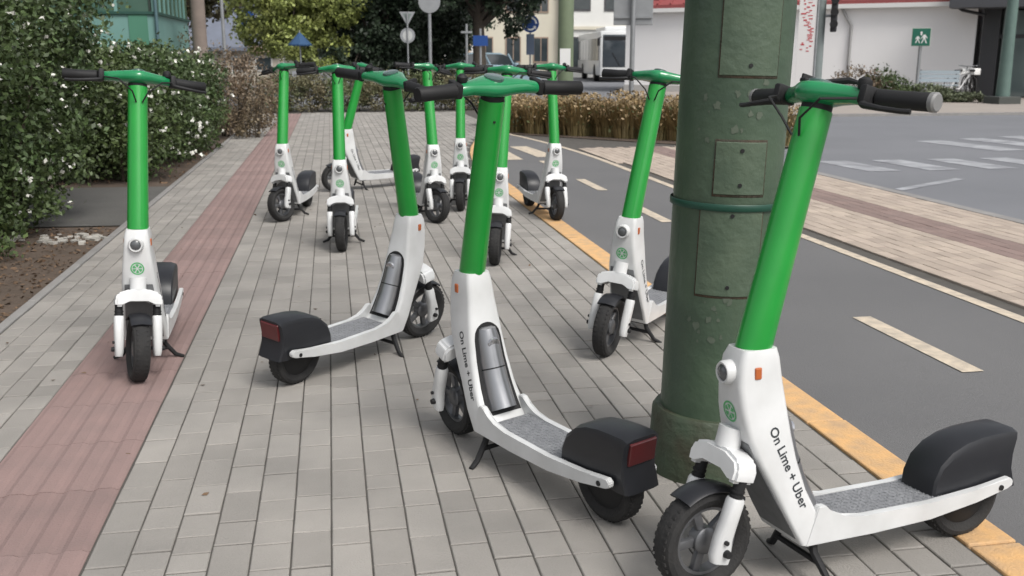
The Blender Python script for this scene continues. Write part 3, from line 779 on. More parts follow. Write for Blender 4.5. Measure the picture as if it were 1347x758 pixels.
# brown shrubs past the bush
for k, (x, y_, z, r, hh, lab) in enumerate(((-1.45, 17.2, .55, .62, .62, 'reddish brown leafless shrub spilling over the sidewalk edge'), (-1.55, 19.6, .65, .7, .72, 'brown shrub standing behind the reddish brown shrub'), (-2.3, 16.2, .8, .6, .8, 'olive brown shrub beside the wooden pole'))):
    shrub('brown_shrub', [(x, y_, z, r, r, hh), (x - .4, y_ + .3, z * 1.1, r, r, hh), (x + .15, y_ - .3, z * .7, r * .7, r * .7, hh * .7)], 5200, 0.05, M_brown if k != 2 else M_mixed, lab, 'shrub', 'brown shrubs along the sidewalk edge', stems=14)
# low far hedge closing the sidewalk
for k in range(7):
    x = -1.4 + k * 0.85
    shrub('low_hedge', [(x, 24.6 + .1 * k, .42, .62, .6, .46), (x + .3, 25.1, .5, .6, .6, .45)], 3600, 0.06, M_mixed if k % 2 else leafmat('olive_hedge_leaf', (0.085, 0.115, 0.045), (0.12, 0.12, 0.06)), 'low brownish green bush in the hedge across the end of the sidewalk', 'bush', 'low bushes in the hedge across the end of the sidewalk', stems=5)
# ornamental grasses on the verge
M_grass = leafmat('ornamental_grass', (0.27, 0.165, 0.075), (0.16, 0.15, 0.06), 0.35)
def grass_tuft(x, y_, h, n, label):
    T = empty('grass_tuft', (x, y_, 0)); tag(T, label, 'grass', 'ornamental grass tufts beside the bike lane')
    V, Fc = [], []
    for i in range(n):
        a = random.random() * 6.283; r0 = random.random() ** .5 * .28; lean = random.uniform(.05, .55) * h; hh = h * random.uniform(.55, 1.08); wd = random.uniform(.006, .012)
        bx_, by_ = r0 * math.cos(a), r0 * math.sin(a); a2 = a + random.uniform(-.7, .7); dx, dy = math.cos(a2), math.sin(a2); b0 = len(V)
        for t, ww in ((0, 1), (.4, 1), (.75, .9), (1, .25)):
            q = lean * t * t; V += [(bx_ + dx * q - dy * wd * ww, by_ + dy * q + dx * wd * ww, hh * t * (1 - .12 * t * t) - .02), (bx_ + dx * q + dy * wd * ww, by_ + dy * q - dx * wd * ww, hh * t * (1 - .12 * t * t) - .02)]
        for k in range(3): Fc.append((b0 + 2 * k, b0 + 2 * k + 1, b0 + 2 * k + 3, b0 + 2 * k + 2))
    me = bpy.data.meshes.new('blades'); me.from_pydata(V, [], Fc); link('blades', me, M_grass, T)
    V2 = np.array([(random.gauss(0, .16), random.gauss(0, .16), h * random.uniform(.2, .75)) for _ in range(260)])
    V3 = np.array([(random.gauss(0, .2), random.gauss(0, .2), h * random.uniform(.45, 1.02)) for _ in range(420)])
    leaves_mesh('seed_heads', V3, .06, leafmat('seed_head', (.30, .19, .10), (.20, .17, .08)), T)['kind'] = 'stuff'
    leaves_mesh('leaves', V2, .06, leafmat('low_green_leaf', (0.07, 0.10, 0.035), (0.10, 0.10, 0.04)), T)
GL = 'tuft of tan and green ornamental grass beside the bike lane'
for row, (yo, n_) in enumerate(((0, 11), (0.75, 11), (1.6, 10))):
    for k in range(n_):
        t = (k + .5 * (row % 2)) / 10; x = 3.15 + 3.4 * t + random.uniform(-.08, .08); y_ = 17.4 - 3.3 * t + yo + random.uniform(-.12, .12)
        grass_tuft(x, y_, random.uniform(.48, .70), 420, GL)
bedm = sheet('grass_bed', [(3.0, 17.0), (5.3, 14.3), (5.37, 13.7), (6.8, 13.7), (7.4, 16.5), (5, 19.4), (3.2, 19.6)], -0.004, M_soil, kind='structure')
# trees
def cl(n, rx, ry, z0, z1, r):
    return [(random.uniform(-rx, rx), random.uniform(-ry, ry), random.uniform(z0, z1), r * random.uniform(.7, 1.2), r * random.uniform(.7, 1.2), r * random.uniform(.6, .95)) for _ in range(n)]
tree('deciduous_tree', (-0.9, 36), 6, cl(24, 1.5, 1.2, 1.3, 5.2, .9), 34000, .15, M_lgreen, 'yellow green leafy tree beyond the low hedge beside dark evergreens', .14, 1.4)
tree('evergreen_tree', (1.68, 36.5), 7, cl(28, 1.1, 1.0, .5, 6, .9), 34000, .15, M_dark, 'dark evergreen reaching to the ground next to the yellow green tree', .16, .6)
tree('evergreen_tree', (3.45, 39), 8, cl(28, 1.3, 1.2, 1.0, 7, 1.0), 34000, .16, M_dark, 'dark evergreen behind the thin grey sign posts', .16, 1.0)
tree('spreading_tree', (5.3, 36), 8, cl(40, 2.7, 1.8, 2.9, 6.5, .95), 50000, .16, M_dark, 'dark spreading tree with a bare trunk left of the round blue sign', .26, 2.1)
tree('street_tree', (13.5, 38), 7, cl(24, 1.4, 1.3, 1.7, 6, .95), 30000, .15, leafmat('olive_tree_leaf', (0.05, 0.062, 0.03), (0.075, 0.08, 0.042)), 'olive green tree to the right of the bus', .18, 1.6)
tree('deciduous_tree', (-5.8, 40), 7, cl(20, 2.2, 1.5, 3.0, 6, 1.0), 24000, .16, M_mixed, 'brownish green tree behind the house with the grey roof', .16, 2)
tree('evergreen_tree', (4.0, 46), 9, cl(34, 3.3, 1.2, 1.2, 7, 1.3), 40000, .2, M_dark, 'big dark evergreen behind the other evergreens', .2, 1.0)
tree('deciduous_tree', (-4.6, 11.5), 5.5, cl(16, 1.2, 2.2, 2.0, 5.0, .8), 16000, .07, M_hedge, 'leafy green tree rising behind the flowering hedge', .12, 1.8)

# ------------------------------------------------------------------ buildings
def wall_part(T, name, x0, x1, y0, y1, z0, z1, m, bev=0):
    bm = BM(); box(bm, x0, x1, y0, y1, z0, z1, None, bev); return obj(name, bm, m, T)
M_glass = mat('window_glass', (0.03, 0.04, 0.045), 0.08, (0.05, 0.06, 0.065), 2, 0.5, spec=0.8)
M_teal = mat('teal_metal', (0.165, 0.31, 0.285), 0.5, (0.14, 0.275, 0.25), 3, 0.5)
M_teal2 = mat('green_metal', (0.075, 0.225, 0.15), 0.5, (0.065, 0.19, 0.13), 3, 0.5)
M_tealg = mat('green_glass', (0.05, 0.11, 0.085), 0.15, (0.09, 0.15, 0.12), 3, 0.6)
K = empty('kiosk', (-2.25, 14.2, 0)); tag(K, 'teal metal kiosk with a band of green windows behind the flowering bush', 'kiosk')
wall_part(K, 'wall', -3.2, 0, 0, 3.2, -.05, 1.84, M_teal)
wall_part(K, 'corner_panel', -.34, -.10, -.012, 0, -.05, 1.84, M_teal2)
wall_part(K, 'sill', -3.23, .03, -.03, 3.23, 1.84, 1.875, mat('dark_green_trim', (0.02, 0.07, 0.055), 0.5))
for j in range(8):
    ya = .06 + j * .39
    wall_part(K, 'window_pane', -.03, 0.0, ya, ya + .34, 1.875, 2.62, M_tealg); wall_part(K, 'mullion', -.04, .015, ya - .045, ya - .002, 1.875, 2.62, M_teal)
for j in range(7):
    xa = -3.1 + j * .44
    wall_part(K, 'window_pane', xa, xa + .38, 0.0, .03, 1.875, 2.62, M_tealg); wall_part(K, 'mullion', xa - .05, xa - .005, -.012, .04, 1.875, 2.62, M_teal)
wall_part(K, 'window_core', -3.15, -.05, .05, 3.15, 1.88, 2.6, mat('kiosk_inside', (0.05, 0.07, 0.06), 0.9))
wall_part(K, 'roof', -3.3, .12, -.12, 3.3, 2.62, 2.80, M_teal2)
bm = BM(); tube(bm, [(0.02, -.045, -.02), (0.02, -.045, 2.62)], .022, 10); obj('downpipe', bm, mat('blue_grey_pipe', (0.07, 0.13, 0.15), 0.5), K, 40)
# wooden utility pole and thin post beside the kiosk
bm = BM(); ring_loft(bm, lathe(bm, [(.12, -.05), (.105, .5), (.10, 2), (.085, 6.5)], 16)); o = obj('utility_pole', bm, mat('grey_wood', (0.22, 0.18, 0.155), 0.9, (0.16, 0.13, 0.115), 7, .6, bump=.6, bscale=30), None, 40); o.location = (-1.82, 15.2, 0)
tag(o, 'weathered grey wooden pole at the corner of the teal kiosk', 'pole')
M_galv = mat('galvanised_steel', (0.33, 0.34, 0.35), 0.45, (0.26, 0.27, 0.28), 9, .5, metal=.5)
bm = BM(); tube(bm, [(0, 0, -.05), (0, 0, 4.5)], .035, 10); o = obj('steel_post', bm, M_galv, None, 40); o.location = (-2.15, 22, 0); tag(o, 'thin grey steel post beside the wooden pole', 'post')
# house with grey roof far left
M_plaster = mat('cream_plaster', (0.55, 0.50, 0.42), 0.9, (0.46, 0.42, 0.36), 1.2, .6)
M_roofg = mat('grey_blue_roof', (0.16, 0.18, 0.23), 0.8, (0.12, 0.135, 0.17), 2, .6)
Hh = empty('house', (-4.2, 50, 0)); tag(Hh, 'small house with a grey blue roof beyond the brown shrubs', 'house')
wall_part(Hh, 'wall', -4, 1.8, 0, 5, -.05, 1.55, M_plaster)
bm = BM(); prism(bm, [(-.4, 1.55), (2.5, 4.3), (5.4, 1.55), (5.4, 1.7), (2.5, 4.5), (-.4, 1.72)], -4.3, 2.1); bmesh.ops.transform(bm, matrix=Matrix(((0, 1, 0, 0), (1, 0, 0, 0), (0, 0, 1, 0), (0, 0, 0, 1))), verts=bm.verts)
obj('roof', bm, M_roofg, Hh)
for xx in (-3.4, -2.0, -.4, .7):
    f_ = wall_part(Hh, 'window', xx, xx + .8, -.05, 0, .6, 1.3, mat('white_frame', (0.6, 0.6, 0.58), .6)); wall_part(Hh, 'pane', xx + .06, xx + .74, -.058, -.05, .66, 1.24, M_glass).parent = f_
# cream apartment block behind the bus
B = empty('apartment_building', (9.0, 64, 0)); tag(B, 'cream apartment building with grey shop front behind the bus', 'building')
M_cream = mat('cream_render', (0.60, 0.56, 0.46), 0.9, (0.52, 0.49, 0.41), .8, .6); M_whiter = mat('white_render', (0.66, 0.66, 0.64), .9, (0.58, .58, .56), .8, .6)
wall_part(B, 'wall', -2, 5.6, 0, 9, -.05, 10, M_cream); wall_part(B, 'wall', 5.6, 17, -.6, 9, -.05, 10, M_whiter)
wall_part(B, 'cornice', 5.5, 17.1, -.75, -.6, 2.95, 3.15, M_cream); wall_part(B, 'roof', -2.3, 17.3, -.9, 9.3, 10, 10.4, M_roofg)
for st_ in range(3):
    for k in range(4):
        xx = -1.5 + k * 1.8; f_ = wall_part(B, 'window', xx, xx + 1.0, -.06, 0, .9 + 3.1 * st_, 2.5 + 3.1 * st_, mat('brown_frame', (0.3, .22, .17), .7))
        for q in range(2): wall_part(B, 'pane', xx + .07 + q * .46, xx + .47 + q * .46, -.07, -.06, .98 + 3.1 * st_, 2.42 + 3.1 * st_, M_glass).parent = f_
    for k in range(5):
        xx = 6.3 + k * 2.1; f_ = wall_part(B, 'window', xx, xx + 1.2, -.66, -.6, (.6 if st_ == 0 else 1.0) + 3.1 * st_, 2.5 + 3.1 * st_, mat('dark_frame', (0.05, .05, .055), .6))
        wall_part(B, 'pane', xx + .08, xx + 1.12, -.67, -.66, (.7 if st_ == 0 else 1.1) + 3.1 * st_, 2.4 + 3.1 * st_, M_glass).parent = f_
# striped facade visible under the spreading tree
B2 = empty('terraced_house', (5.6, 60, 0)); tag(B2, 'pale house with peach vertical panels seen under the dark spreading tree', 'house')
wall_part(B2, 'wall', -3, 3.2, 0, 3, -.05, 6, M_whiter)
for k in range(7): wall_part(B2, 'facade_panel', -2.6 + .8 * k, -2.1 + .8 * k, -.05, 0, .6, 3.0, mat('peach_panel', (0.52, .40, .30), .8))
wall_part(B2, 'roof', -3.2, 3.4, -.3, 3.2, 6, 6.25, M_roofg)
# white shop with red roof on the right
W = empty('white_shop', (20.4, 29.5, 0), math.atan2(.62, -.78)); tag(W, 'long white wall of a low shop with a red roof across the road', 'building')
# local x runs left along the wall, local y towards the road (negative = into the building)
M_white_wall = mat('white_wall', (0.80, 0.795, 0.80), 0.9, (0.74, .735, .74), .6, .7, bump=.2, bscale=20)
wall_part(W, 'wall', 0, 12, -8, 0, -.05, 2.86, M_white_wall)
wall_part(W, 'plinth', -.02, 12.02, 0, .03, -.05, .25, mat('grey_plinth', (.4, .39, .38), .9))
wall_part(W, 'gutter', -.2, 12.2, 0.0, .28, 2.86, 3.0, mat('white_metal', (.7, .7, .69), .5))
bm = BM(); a = [(-.2, .24, 3.0), (12.2, .24, 3.0), (12.2, -4, 4.9), (-.2, -4, 4.9)]; bm.faces.new([bm.verts.new(p) for p in a])
ex = bmesh.ops.extrude_face_region(bm, geom=list(bm.faces)); bmesh.ops.translate(bm, vec=(0, 0, .12), verts=[e for e in ex['geom'] if isinstance(e, bmesh.types.BMVert)])
rf = obj('roof', bm, mat('red_roof', (0.30, 0.075, 0.075), .7, (.24, .06, .06), 4, .6), W)
for k in range(24):
    bm = BM(); box(bm, -.03, .03, 0, 4.6, .0, .05, Matrix.Translation((.2 + .5 * k, .22, 3.125)) @ Matrix.Rotation(-math.atan2(1.9, 4.24), 4, 'X') @ Matrix.Rotation(R(180), 4, 'Z')); obj('roof_seam', bm, MATS['red_roof'], rf)
bm = BM(); tube(bm, [(4.2, .12, 2.9), (4.0, .1, 2.55), (3.85, .06, 2.3), (3.85, .06, .0)], .05, 10); obj('downpipe', bm, mat('pipe_grey', (.30, .30, .30), .6), W, 40)
# dark glazed entrance to its right
Dk = empty('glass_entrance', (20.45, 29.46, 0), math.atan2(-.62, .78)); tag(Dk, 'dark glazed shop entrance with a deep dark canopy beside the white wall', 'building')
M_dkm = mat('dark_metal', (.035, .036, .04), .5)
wall_part(Dk, 'canopy', .1, 9, -1.5, 3, 2.75, 3.6, mat('dark_canopy', (.06, .062, .07), .6)); wall_part(Dk, 'canopy_end', -.8, .098, -1.5, -.35, 2.76, 3.59, MATS['dark_canopy']); wall_part(Dk, 'back_wall', .1, 9, .3, 3, -.05, 2.75, mat('dim_inside', (.10, .11, .11), .9))
wall_part(Dk, 'column', .12, .62, -.12, .25, -.05, 2.75, M_dkm)
for k in range(6):
    xa = .7 + 1.3 * k; wall_part(Dk, 'pane', xa, xa + 1.2, .08, .1, .05, 2.7, mat('shop_glass', (.16, .2, .2), .06, (.10, .13, .13), .8, .5, spec=.8)); wall_part(Dk, 'frame_post', xa + 1.2, xa + 1.3, .03, .13, -.05, 2.75, M_dkm)
wall_part(Dk, 'transom', .62, 9, .05, .075, 1.85, 1.97, M_dkm)
bm = BM(); tube(bm, [(-.9, -.05, 3.0), (-.5, -.4, 2.72), (.2, -.6, 2.55)], .05, 8); obj('canopy_bracket', bm, M_dkm, Dk, 40)

# ------------------------------------------------------------------ signs and posts
M_blue = mat('sign_blue', (0.012, 0.06, 0.24), 0.4, (.01, .05, .2), 6, .5); M_wsign = mat('sign_white', (.75, .75, .74), .45); M_sback = mat('sign_back_grey', (.30, .31, .32), .5, (.24, .25, .26), 5, .5, metal=.3)
def disc(bm, r, z, y0, y1, n=28):
    ring_loft(bm, [[(rr * math.cos(2 * math.pi * k / n), yy, z + rr * math.sin(2 * math.pi * k / n)) for k in range(n)] for rr, yy in ((r, y1), (r, y0))])
def post(T, h, r=.035, y=0.05):
    bm = BM(); tube(bm, [(0, y, -.05), (0, y, h)], r, 12); obj('post', bm, M_galv, T, 40)
def face(o): o.rotation_euler.z = -math.atan2(o.location.x, o.location.y)
# round blue roundabout sign
T = empty('roundabout_sign', (7.55, 38, 0)); face(T); tag(T, 'round blue roundabout sign with three white arrows on a post', 'sign'); post(T, 3.4)
bm = BM(); disc(bm, .33, 2.50, -.01, .01); dsc = obj('sign_disc', bm, M_blue, T, 40)
bm = BM()
for k in range(3):
    a0 = 2 * math.pi * k / 3
    vv = [[], []]
    for j in range(7):
        a = a0 + j * .22
        vv[0].append(bm.verts.new((.25 * math.cos(a), -.0135, 2.5 + .25 * math.sin(a)))); vv[1].append(bm.verts.new((.19 * math.cos(a), -.0135, 2.5 + .19 * math.sin(a))))
    for j in range(6): bm.faces.new((vv[0][j], vv[0][j + 1], vv[1][j + 1], vv[1][j]))
    a = a0 + 6 * .22
    bm.faces.new([bm.verts.new((r * math.cos(t), -.0135, 2.5 + r * math.sin(t))) for r, t in ((.30, a), (.22, a + .4), (.14, a))])
obj('arrow', bm, M_wsign, dsc)
bm = BM(); pts = [(-.33, 3.42), (.33, 3.42), (0, 2.86)]; prism(bm, pts, -.01, .01); tr = obj('yield_plate', bm, mat('sign_red', (.45, .03, .04), .5), T)
bm = BM(); prism(bm, [(-.21, 3.35), (.21, 3.35), (0, 3.0)], -.0135, -.0105); obj('yield_centre', bm, M_wsign, tr)
bm = BM(); prism(bm, [(-.15, 1.35), (.15, 1.35), (.15, 2.12), (-.15, 2.12)], -.012, .012); obj('lower_plate', bm, mat('sign_slate', (.09, .12, .18), .5), T)
# back of give way and round sign
T = empty('sign_backs', (2.52, 33, 0)); face(T); tag(T, 'grey back of a triangular sign above a round one on one post', 'sign'); post(T, 2.66, .025, -.05)
bm = BM(); prism(bm, [(-.25, 2.69), (.25, 2.69), (0, 2.24)], -.01, .01); tp = obj('triangle_plate', bm, M_sback, T)
bm = BM(); prism(bm, [(-.15, 2.635), (.15, 2.635), (0, 2.36)], -.013, -.0105); obj('triangle_centre', bm, mat('sign_dark_back', (.16, .19, .18), .6), tp)
bm = BM(); disc(bm, .24, 1.95, -.012, .012); obj('round_plate', bm, M_sback, T, 40)
bm = BM(); disc(bm, .16, 1.95, -.016, -.0125); obj('round_centre', bm, mat('sign_pale_back', (.42, .43, .42), .6), T, 40)
# tall thin sign post
T = empty('tall_signpost', (2.75, 28, 0)); face(T); tag(T, 'tall thin grey post with a round sign at its top among evergreens', 'post'); post(T, 4.2, .045)
bm = BM(); disc(bm, .3, 2.75, -.01, .01); obj('round_plate', bm, M_sback, T, 40)
# small signs on posts in the middle distance
for (x, y_, h, lab, c, wd) in ((4.45, 30, 1.9, 'small blue plate on a post between the evergreens and the bare trunk', M_blue, .22), (-3.05, 40, 3.0, 'round blue sign on a thin post in front of the grey blue roof', M_blue, 0), (3.9, 29, 2.0, 'thin post with a narrow crossbar in front of the evergreens', M_sback, .16)):
    T = empty('road_sign', (x, y_, 0)); face(T); tag(T, lab, 'sign'); post(T, h + .2, .035)
    bm = BM()
    if wd: box(bm, -wd, wd, -.012, .012, h - .15 * (2 if wd > .2 else .4), h)
    else: disc(bm, .33, h - .3, -.012, .012)
    pl_ = obj('sign_plate', bm, c, T, 40)
# blue parasol on the terrace
T = empty('parasol', (-.84, 31, 0)); tag(T, 'blue parasol below the yellow green tree', 'parasol')
bm = BM(); tube(bm, [(0, 0, -.05), (0, 0, 2.05)], .02, 8); obj('pole', bm, M_galv, T)
bm = BM(); ring_loft(bm, [[(r * math.cos(2 * math.pi * k / 8), r * math.sin(2 * math.pi * k / 8), z) for k in range(8)] for r, z in ((.34, 1.60), (.35, 1.64), (.2, 1.8), (.03, 1.98))]); obj('canopy', bm, mat('parasol_blue', (.018, .06, .14), .8), T)
# second green pole with a white notice
T = empty('green_post', (4.75, 20.2, 0)); face(T); tag(T, 'pale green post with a white paper notice beside the bus', 'pole')
bm = BM(); ring_loft(bm, lathe(bm, [(.19, -.05), (.165, .25), (.16, 1), (.15, 5)], 24)); obj('shaft', bm, mat('pale_green_paint', (.17, .215, .13), .6, (.13, .165, .105), 4, .6), T, 40)
bm = BM(); box(bm, -.115, .10, -.175, -.168, 1.10, 1.45); obj('notice', bm, M_wsign, T)
# back of a large sign on the verge
T = empty('large_sign', (5.55, 18.2, 0)); face(T); tag(T, 'grey back of a big rectangular sign on a post before the bus', 'sign'); post(T, 3.2, .045, -.06)
bm = BM(); box(bm, -.36, .36, 0, .03, 1.86, 2.8, None, .008); sp_ = obj('sign_plate', bm, M_sback, T)
for zz in (1.98, 2.5): bm = BM(); box(bm, -.34, .34, -.03, -.002, zz, zz + .04); obj('rail', bm, M_galv, sp_)
# pole with traffic lights seen from the side, and red and white flag banner
T = empty('signal_pole', (9.25, 18.2, 0)); face(T); tag(T, 'grey pole with dark signal housings left of the red roof', 'traffic light')
bm = BM(); ring_loft(bm, lathe(bm, [(.13, -.05), (.115, .4), (.11, 1.2), (.10, 4)], 18)); obj('shaft', bm, mat('grey_green_pole', (.20, .23, .225), .6, (.15, .175, .17), 5, .6), T, 40)
for x, z in ((-.22, 2.0), (.26, 1.95)):
    bm = BM(); box(bm, x - .06, x + .06, -.16, .12, z - .2, z + .5, None, .02); hsng = obj('signal_housing', bm, M_dkm, T)
    for q in range(3):
        bm = BM(); tube(bm, [(x, -.15, z - .06 + .22 * q), (x, -.27, z - .06 + .22 * q)], .075, 12); obj('hood', bm, M_black, hsng, 40)
    bm = BM(); tube(bm, [(0, 0, z + .1), (x, 0, z + .1)], .025, 8); obj('bracket', bm, M_galv, T)
T = empty('banner_flag', (8.42, 17, 0)); face(T); tag(T, 'tall narrow white banner printed red beside the thick green pole', 'banner')
bm = BM(); tube(bm, [(.16, 0, -.05), (.16, 0, 3.2)], .02, 8); obj('mast', bm, M_galv, T)
bm = BM(); box(bm, -.16, .14, -.006, .006, .8, 3.1, None, .002); fl = obj('cloth', bm, mat('banner_white', (.68, .66, .65), .8), T)
bm = BM()
for q in range(60):      # broken red print, not readable in the photograph
    zz = 1.38 + q * .028; x0 = random.uniform(-.14, .06); wd = random.uniform(.02, .09)
    box(bm, x0, min(.12, x0 + wd), -.010, -.0065, zz, zz + random.uniform(.012, .026))
obj('print', bm, mat('banner_red', (.48, .05, .06), .7), fl)['kind'] = 'stuff'
# green pedestrian sign
T = empty('crossing_sign', (17.55, 28, 0)); face(T); tag(T, 'square green sign with two white walking figures in front of the white wall', 'sign'); post(T, 1.9, .05)
bm = BM(); box(bm, -.265, .265, -.02, .0, 1.595, 2.125, None, .006); fr_ = obj('sign_border', bm, mat('sign_pale_green', (.4, .47, .4), .5), T)
bm = BM(); box(bm, -.25, .25, -.026, -.021, 1.61, 2.11); gp = obj('sign_plate', bm, mat('sign_green', (.012, .13, .085), .5), T)
bm = BM()
for x, s in ((-.09, .8), (.09, 1.0)):
    disc(bm, .034 * s, 1.72 + .27 * s, -.030, -.0265, 12)
    for poly in ([(-.03, .10), (.03, .10), (.04, .22), (-.035, .22)], [(-.03, .1), (0, .1), (-.05, -.03), (-.085, -.03)], [(0, .1), (.03, .1), (.085, -.03), (.05, -.03)], [(.03, .21), (.09, .12), (.075, .10), (.03, .16)], [(-.03, .21), (-.09, .12), (-.075, .10), (-.03, .16)]):
        prism(bm, [(x + px * s, 1.71 + pz * s) for px, pz in poly], -.030, -.0265)
obj('walking_figures', bm, M_wsign, gp)
# green lamp post on the far pavement
T = empty('lamp_post', (18.3, 25, 0)); tag(T, 'dark green lamp post on a square base on the far pavement', 'lamp post')
bm = BM(); ring_loft(bm, lathe(bm, [(.19, .05), (.17, .8), (.15, 2), (.12, 6)], 20)); obj('shaft', bm, mat('lamp_green', (.11, .17, .15), .5, (.085, .135, .12), 4, .5), T, 40)
bm = BM(); box(bm, -.34, .34, -.34, .34, 0.0, .22, None, .02); obj('base_block', bm, mat('dark_stone', (.06, .065, .06), .8), T)
bm = BM(); tube(bm, [(0, 0, 5.8), (-.3, -.3, 6.4), (-1.2, -1, 6.5)], .05, 8); obj('arm', bm, MATS['lamp_green'], T)
bm = BM(); box(bm, -1.7, -1.1, -1.2, -.9, 6.42, 6.55, None, .03); obj('lamp_head', bm, M_galv, T)

# ------------------------------------------------------------------ vehicles
def car(loc, rz, paint, label, L=4.1):
    T = empty('parked_car', loc, rz); tag(T, label, 'car', None)
    W_ = .86
    prof = [(-2.02, .32), (-2.05, .62), (-1.98, .92), (-1.2, .98), (1.0, .93), (1.75, .82), (2.0, .66), (2.03, .36), (1.9, .24), (-1.9, .24)]
    bm = BM(); rings = []
    for yy, sc in ((-W_, .94), (-W_ * .96, 1), (W_ * .96, 1), (W_, .94)):
        rings.append([(x * (.985 if sc < 1 else 1), yy, .55 + (z - .55) * sc) for x, z in prof])
    ring_loft(bm, rings)
    obj('body', bm, paint, T, 30)
    cab = [(-1.85, .95), (-1.5, 1.38), (-1.1, 1.48), (.1, 1.46), (.55, 1.3), (1.1, .93)]
    bm = BM(); ring_loft(bm, [[(x, yy * (1 - .2 * (z - .9)), z) for x, z in cab] for yy in (-.8, .8)]); cb = obj('cabin', bm, M_glass, T, 20)
    bm = BM(); ring_loft(bm, [[(x, yy, z + .012) for x, z in ((-1.5, 1.38), (-1.1, 1.48), (.1, 1.46), (.5, 1.32), (.1, 1.40), (-1.1, 1.42))] for yy in (-.72, .72)]); obj('roof', bm, paint, T, 30)
    for xx in (-.35, .75):
        for s in (-1, 1):
            bm = BM(); tube(bm, [(xx, s * .80, .93), (xx - .25, s * .715, 1.43)], .035, 6); obj('pillar', bm, paint, cb)
    for xx in (-1.25, 1.3):
        for s in (-1, 1):
            bm = BM(); ring_loft(bm, list(map(list, zip(*lathe(bm, [(.19, -.09), (.3, -.09), (.31, 0), (.3, .09), (.19, .09)], 20, 'Y')))), caps=False, closed=True); wl = obj('wheel', bm, M_tyre, T, 40); wl.location = (xx, s * .78, .31)
            bm = BM(); ring_loft(bm, lathe(bm, [(.02, -.07), (.2, -.07), (.2, .07), (.02, .07)], 16, 'Y')); obj('rim', bm, M_galv, wl)
    for s in (-1, 1):
        bm = BM(); box(bm, 1.88, 2.0, s * .62 - .14, s * .62 + .14, .62, .76, None, .03); obj('headlight', bm, M_wsign, T)
        bm = BM(); box(bm, -2.05, -1.96, s * .66 - .1, s * .66 + .1, .68, .88, None, .02); obj('tail_light', bm, M_red_l, T)
        bm = BM(); box(bm, .72, .9, s * .93 - .08, s * .93 + .08, .92, 1.04, None, .02); obj('mirror', bm, paint, T)
    return T
car((7.2, 45, -.03), R(10), mat('car_light_blue', (.30, .42, .50), .35, coat=.6), 'light blue car beyond the round blue sign')
# bus
T = empty('bus', (15.0, 51, -.03), R(-8)); tag(T, 'white city bus with a dark windscreen stopped across the junction', 'bus')
M_busw = mat('bus_white', (.68, .69, .69), .4, coat=.4); M_busg = mat('bus_glass', (.035, .045, .055), .1, (.06, .07, .08), 1.5, .6, spec=.7)
bm = BM(); box(bm, -1.15, 1.15, 0, 11, .32, 2.62, None, .10); obj('body', bm, M_busw, T, 30)
bm = BM(); box(bm, -1.03, 1.03, -.025, .06, .75, 2.44, None, .06); ws = obj('windscreen', bm, M_busg, T, 30)
bm = BM(); box(bm, -.95, .95, -.035, -.027, 2.14, 2.34); obj('destination_board', bm, mat('board_dark', (.02, .02, .022), .3), ws)
for xx in (-.1, .7): bm = BM(); tube(bm, [(xx, -.035, .82), (xx - .4, -.035, 1.5)], .015, 6); obj('wiper', bm, M_black, ws)
bm = BM(); box(bm, -1.0, 1.0, -.03, .05, .36, .66, None, .03); obj('bumper', bm, mat('bus_bumper', (.25, .26, .27), .5), T)
for s in (-1, 1):
    bm = BM(); box(bm, s * .8 - .16, s * .8 + .16, -.045, .0, .52, .68, None, .02); obj('headlight', bm, M_wsign, T)
    bm = BM(); tube(bm, [(s * 1.1, .0, 2.3), (s * 1.25, -.22, 2.25)], .02, 6); box(bm, s * 1.26 - .07, s * 1.26 + .07, -.27, -.2, 1.85, 2.25, None, .02); obj('mirror', bm, M_black, T)
    for k in range(7):
        bm = BM(); box(bm, s * 1.155 - .02, s * 1.155 + .02, .5 + 1.48 * k, 1.9 + 1.48 * k, 1.1, 2.25, None, .01); obj('side_window', bm, M_busg, T)
    for yy in (2.3, 8.2):
        bm = BM(); ring_loft(bm, lathe(bm, [(.03, -.14), (.44, -.14), (.48, 0), (.44, .14), (.03, .14)], 20, 'Y')); wl = obj('wheel', bm, M_tyre, T, 40); wl.location = (s * 1.03, yy, .47); wl.rotation_euler = (0, 0, R(90))
bm = BM(); box(bm, -.8, .8, 1, 5, 2.6, 2.85, None, .06); obj('roof_unit', bm, M_busw, T)
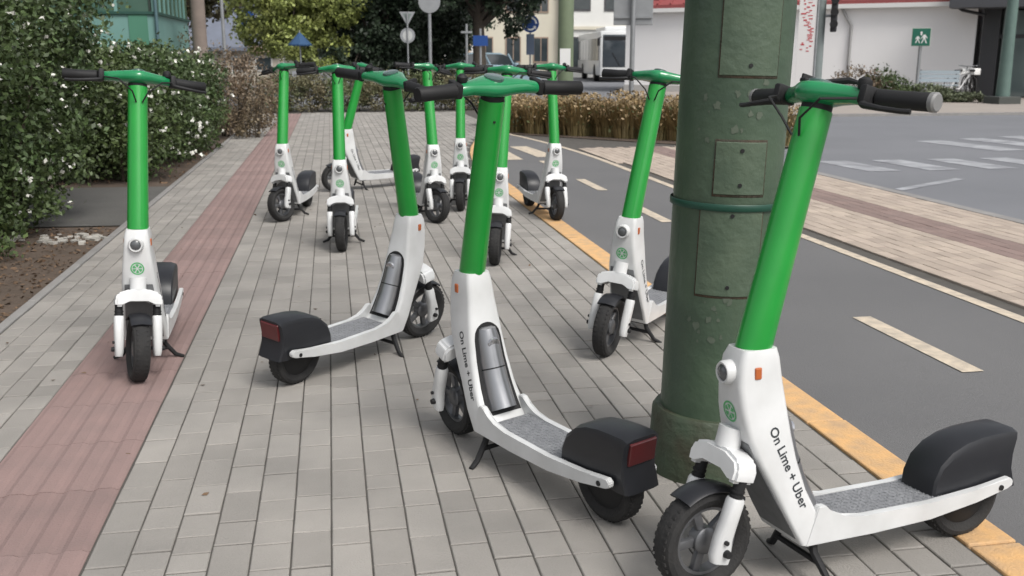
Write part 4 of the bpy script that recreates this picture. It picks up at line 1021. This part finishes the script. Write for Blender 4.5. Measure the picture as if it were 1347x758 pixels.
# bicycles by the entrance
def bicycle(loc, rz, paint, label):
    T = empty('bicycle', loc, rz); tag(T, label, 'bicycle', 'bicycles by the shop entrance')
    for x in (-.52, .52):
        bm = BM(); n = 28
        rg = []
        for k in range(n):
            a = 2 * math.pi * k / n; rg.append([(x + (.33 + .018 * math.cos(b_)) * math.cos(a), .018 * math.sin(b_), .34 + (.33 + .018 * math.cos(b_)) * math.sin(a)) for b_ in (0, 1.57, 3.14, 4.71)])
        ring_loft(bm, rg, closed=True)
        for k in range(10):
            a = 2 * math.pi * k / 10; tube(bm, [(x, 0, .34), (x + .32 * math.cos(a), 0, .34 + .32 * math.sin(a))], .004, 4)
        obj('wheel', bm, M_tyre, T, 40)
    bm = BM(); r = .018
    for a, b_ in (((-.52, 0, .34), (-.08, 0, .30)), ((-.08, 0, .30), (-.2, 0, .82)), ((-.52, 0, .34), (-.18, 0, .72)), ((-.08, 0, .30), (.36, 0, .76)), ((-.18, 0, .74), (.34, 0, .82)), ((.52, 0, .34), (.33, 0, .95))): tube(bm, [a, b_], r, 8)
    obj('frame', bm, paint, T, 40)
    bm = BM(); tube(bm, [(.25, -.28, 1.0), (.33, -.1, .98), (.33, .1, .98), (.25, .28, 1.0)], .014, 8); obj('handlebar', bm, M_galv, T, 40)
    bm = BM(); box(bm, -.34, -.08, -.07, .07, .82, .88, None, .025); obj('saddle', bm, M_black, T, 40)
    bm = BM(); box(bm, .36, .66, -.15, .15, .72, .92, None, .02); obj('basket', bm, M_wsign, T, 40)
bicycle((19.05, 28.0, .02), R(20), mat('bike_white', (.6, .6, .6), .4), 'white bicycle parked beside the dark entrance column')
bicycle((19.5, 28.3, .02), R(70), mat('bike_black', (.03, .03, .03), .4), 'dark bicycle leaning next to the white bicycle')
# planted bed before the white wall
for k, (x, y_, h, lab, mm) in enumerate(((15.6, 26.6, .55, 'low green shrub in the bed before the white wall', M_hedge), (16.6, 26.4, .32, 'flat green shrub beside the crossing sign', leafmat('grey_green_leaf', (.10, .13, .07), (.14, .15, .09))), (17.5, 26.2, .20, 'low grey green shrub near the silver blue car', MATS['grey_green_leaf']), (14.9, 26.8, .62, 'taller tan shrub at the left end of the bed', M_brown))):
    shrub('bed_shrub', [(x, y_, h * .7, .7, .5, h), (x + .5, y_ - .1, h * .6, .6, .5, h * .8)], 3000, .08, mm, lab, 'shrub', 'shrubs before the white shop', stems=5)

# pale bench in front of the white wall
T = empty('bench', (17.95, 27.6, .02), R(-38)); tag(T, 'pale blue slatted bench between the crossing sign and the bicycles', 'bench')
M_bench = mat('bench_paint', (.42, .48, .52), .6)
for q in range(3):
    bm = BM(); box(bm, -.6, .6, -.2 + .14 * q, -.08 + .14 * q, .42, .45); obj('seat_slat', bm, M_bench, T)
for q in range(3):
    bm = BM(); box(bm, -.6, .6, .24, .27, .52 + .12 * q, .62 + .12 * q); obj('back_slat', bm, M_bench, T)
for x in (-.5, .5):
    bm = BM(); box(bm, x - .03, x + .03, -.2, .24, 0, .41); obj('leg', bm, M_dkm, T); bm = BM(); box(bm, x - .02, x + .02, .275, .30, .1, .88); obj('back_post', bm, M_dkm, T)

# a few dry leaves and dark bits lying on the paving
V = np.array([(random.uniform(-1.6, 1.6), random.uniform(2.2, 11), 0.006) for _ in range(70)])
tag(leaves_mesh('pavement_litter', V, 0.022, M_litter, None, flat=0.9), 'small dry leaves and dark bits lying on the paving', 'leaves', kind='stuff')
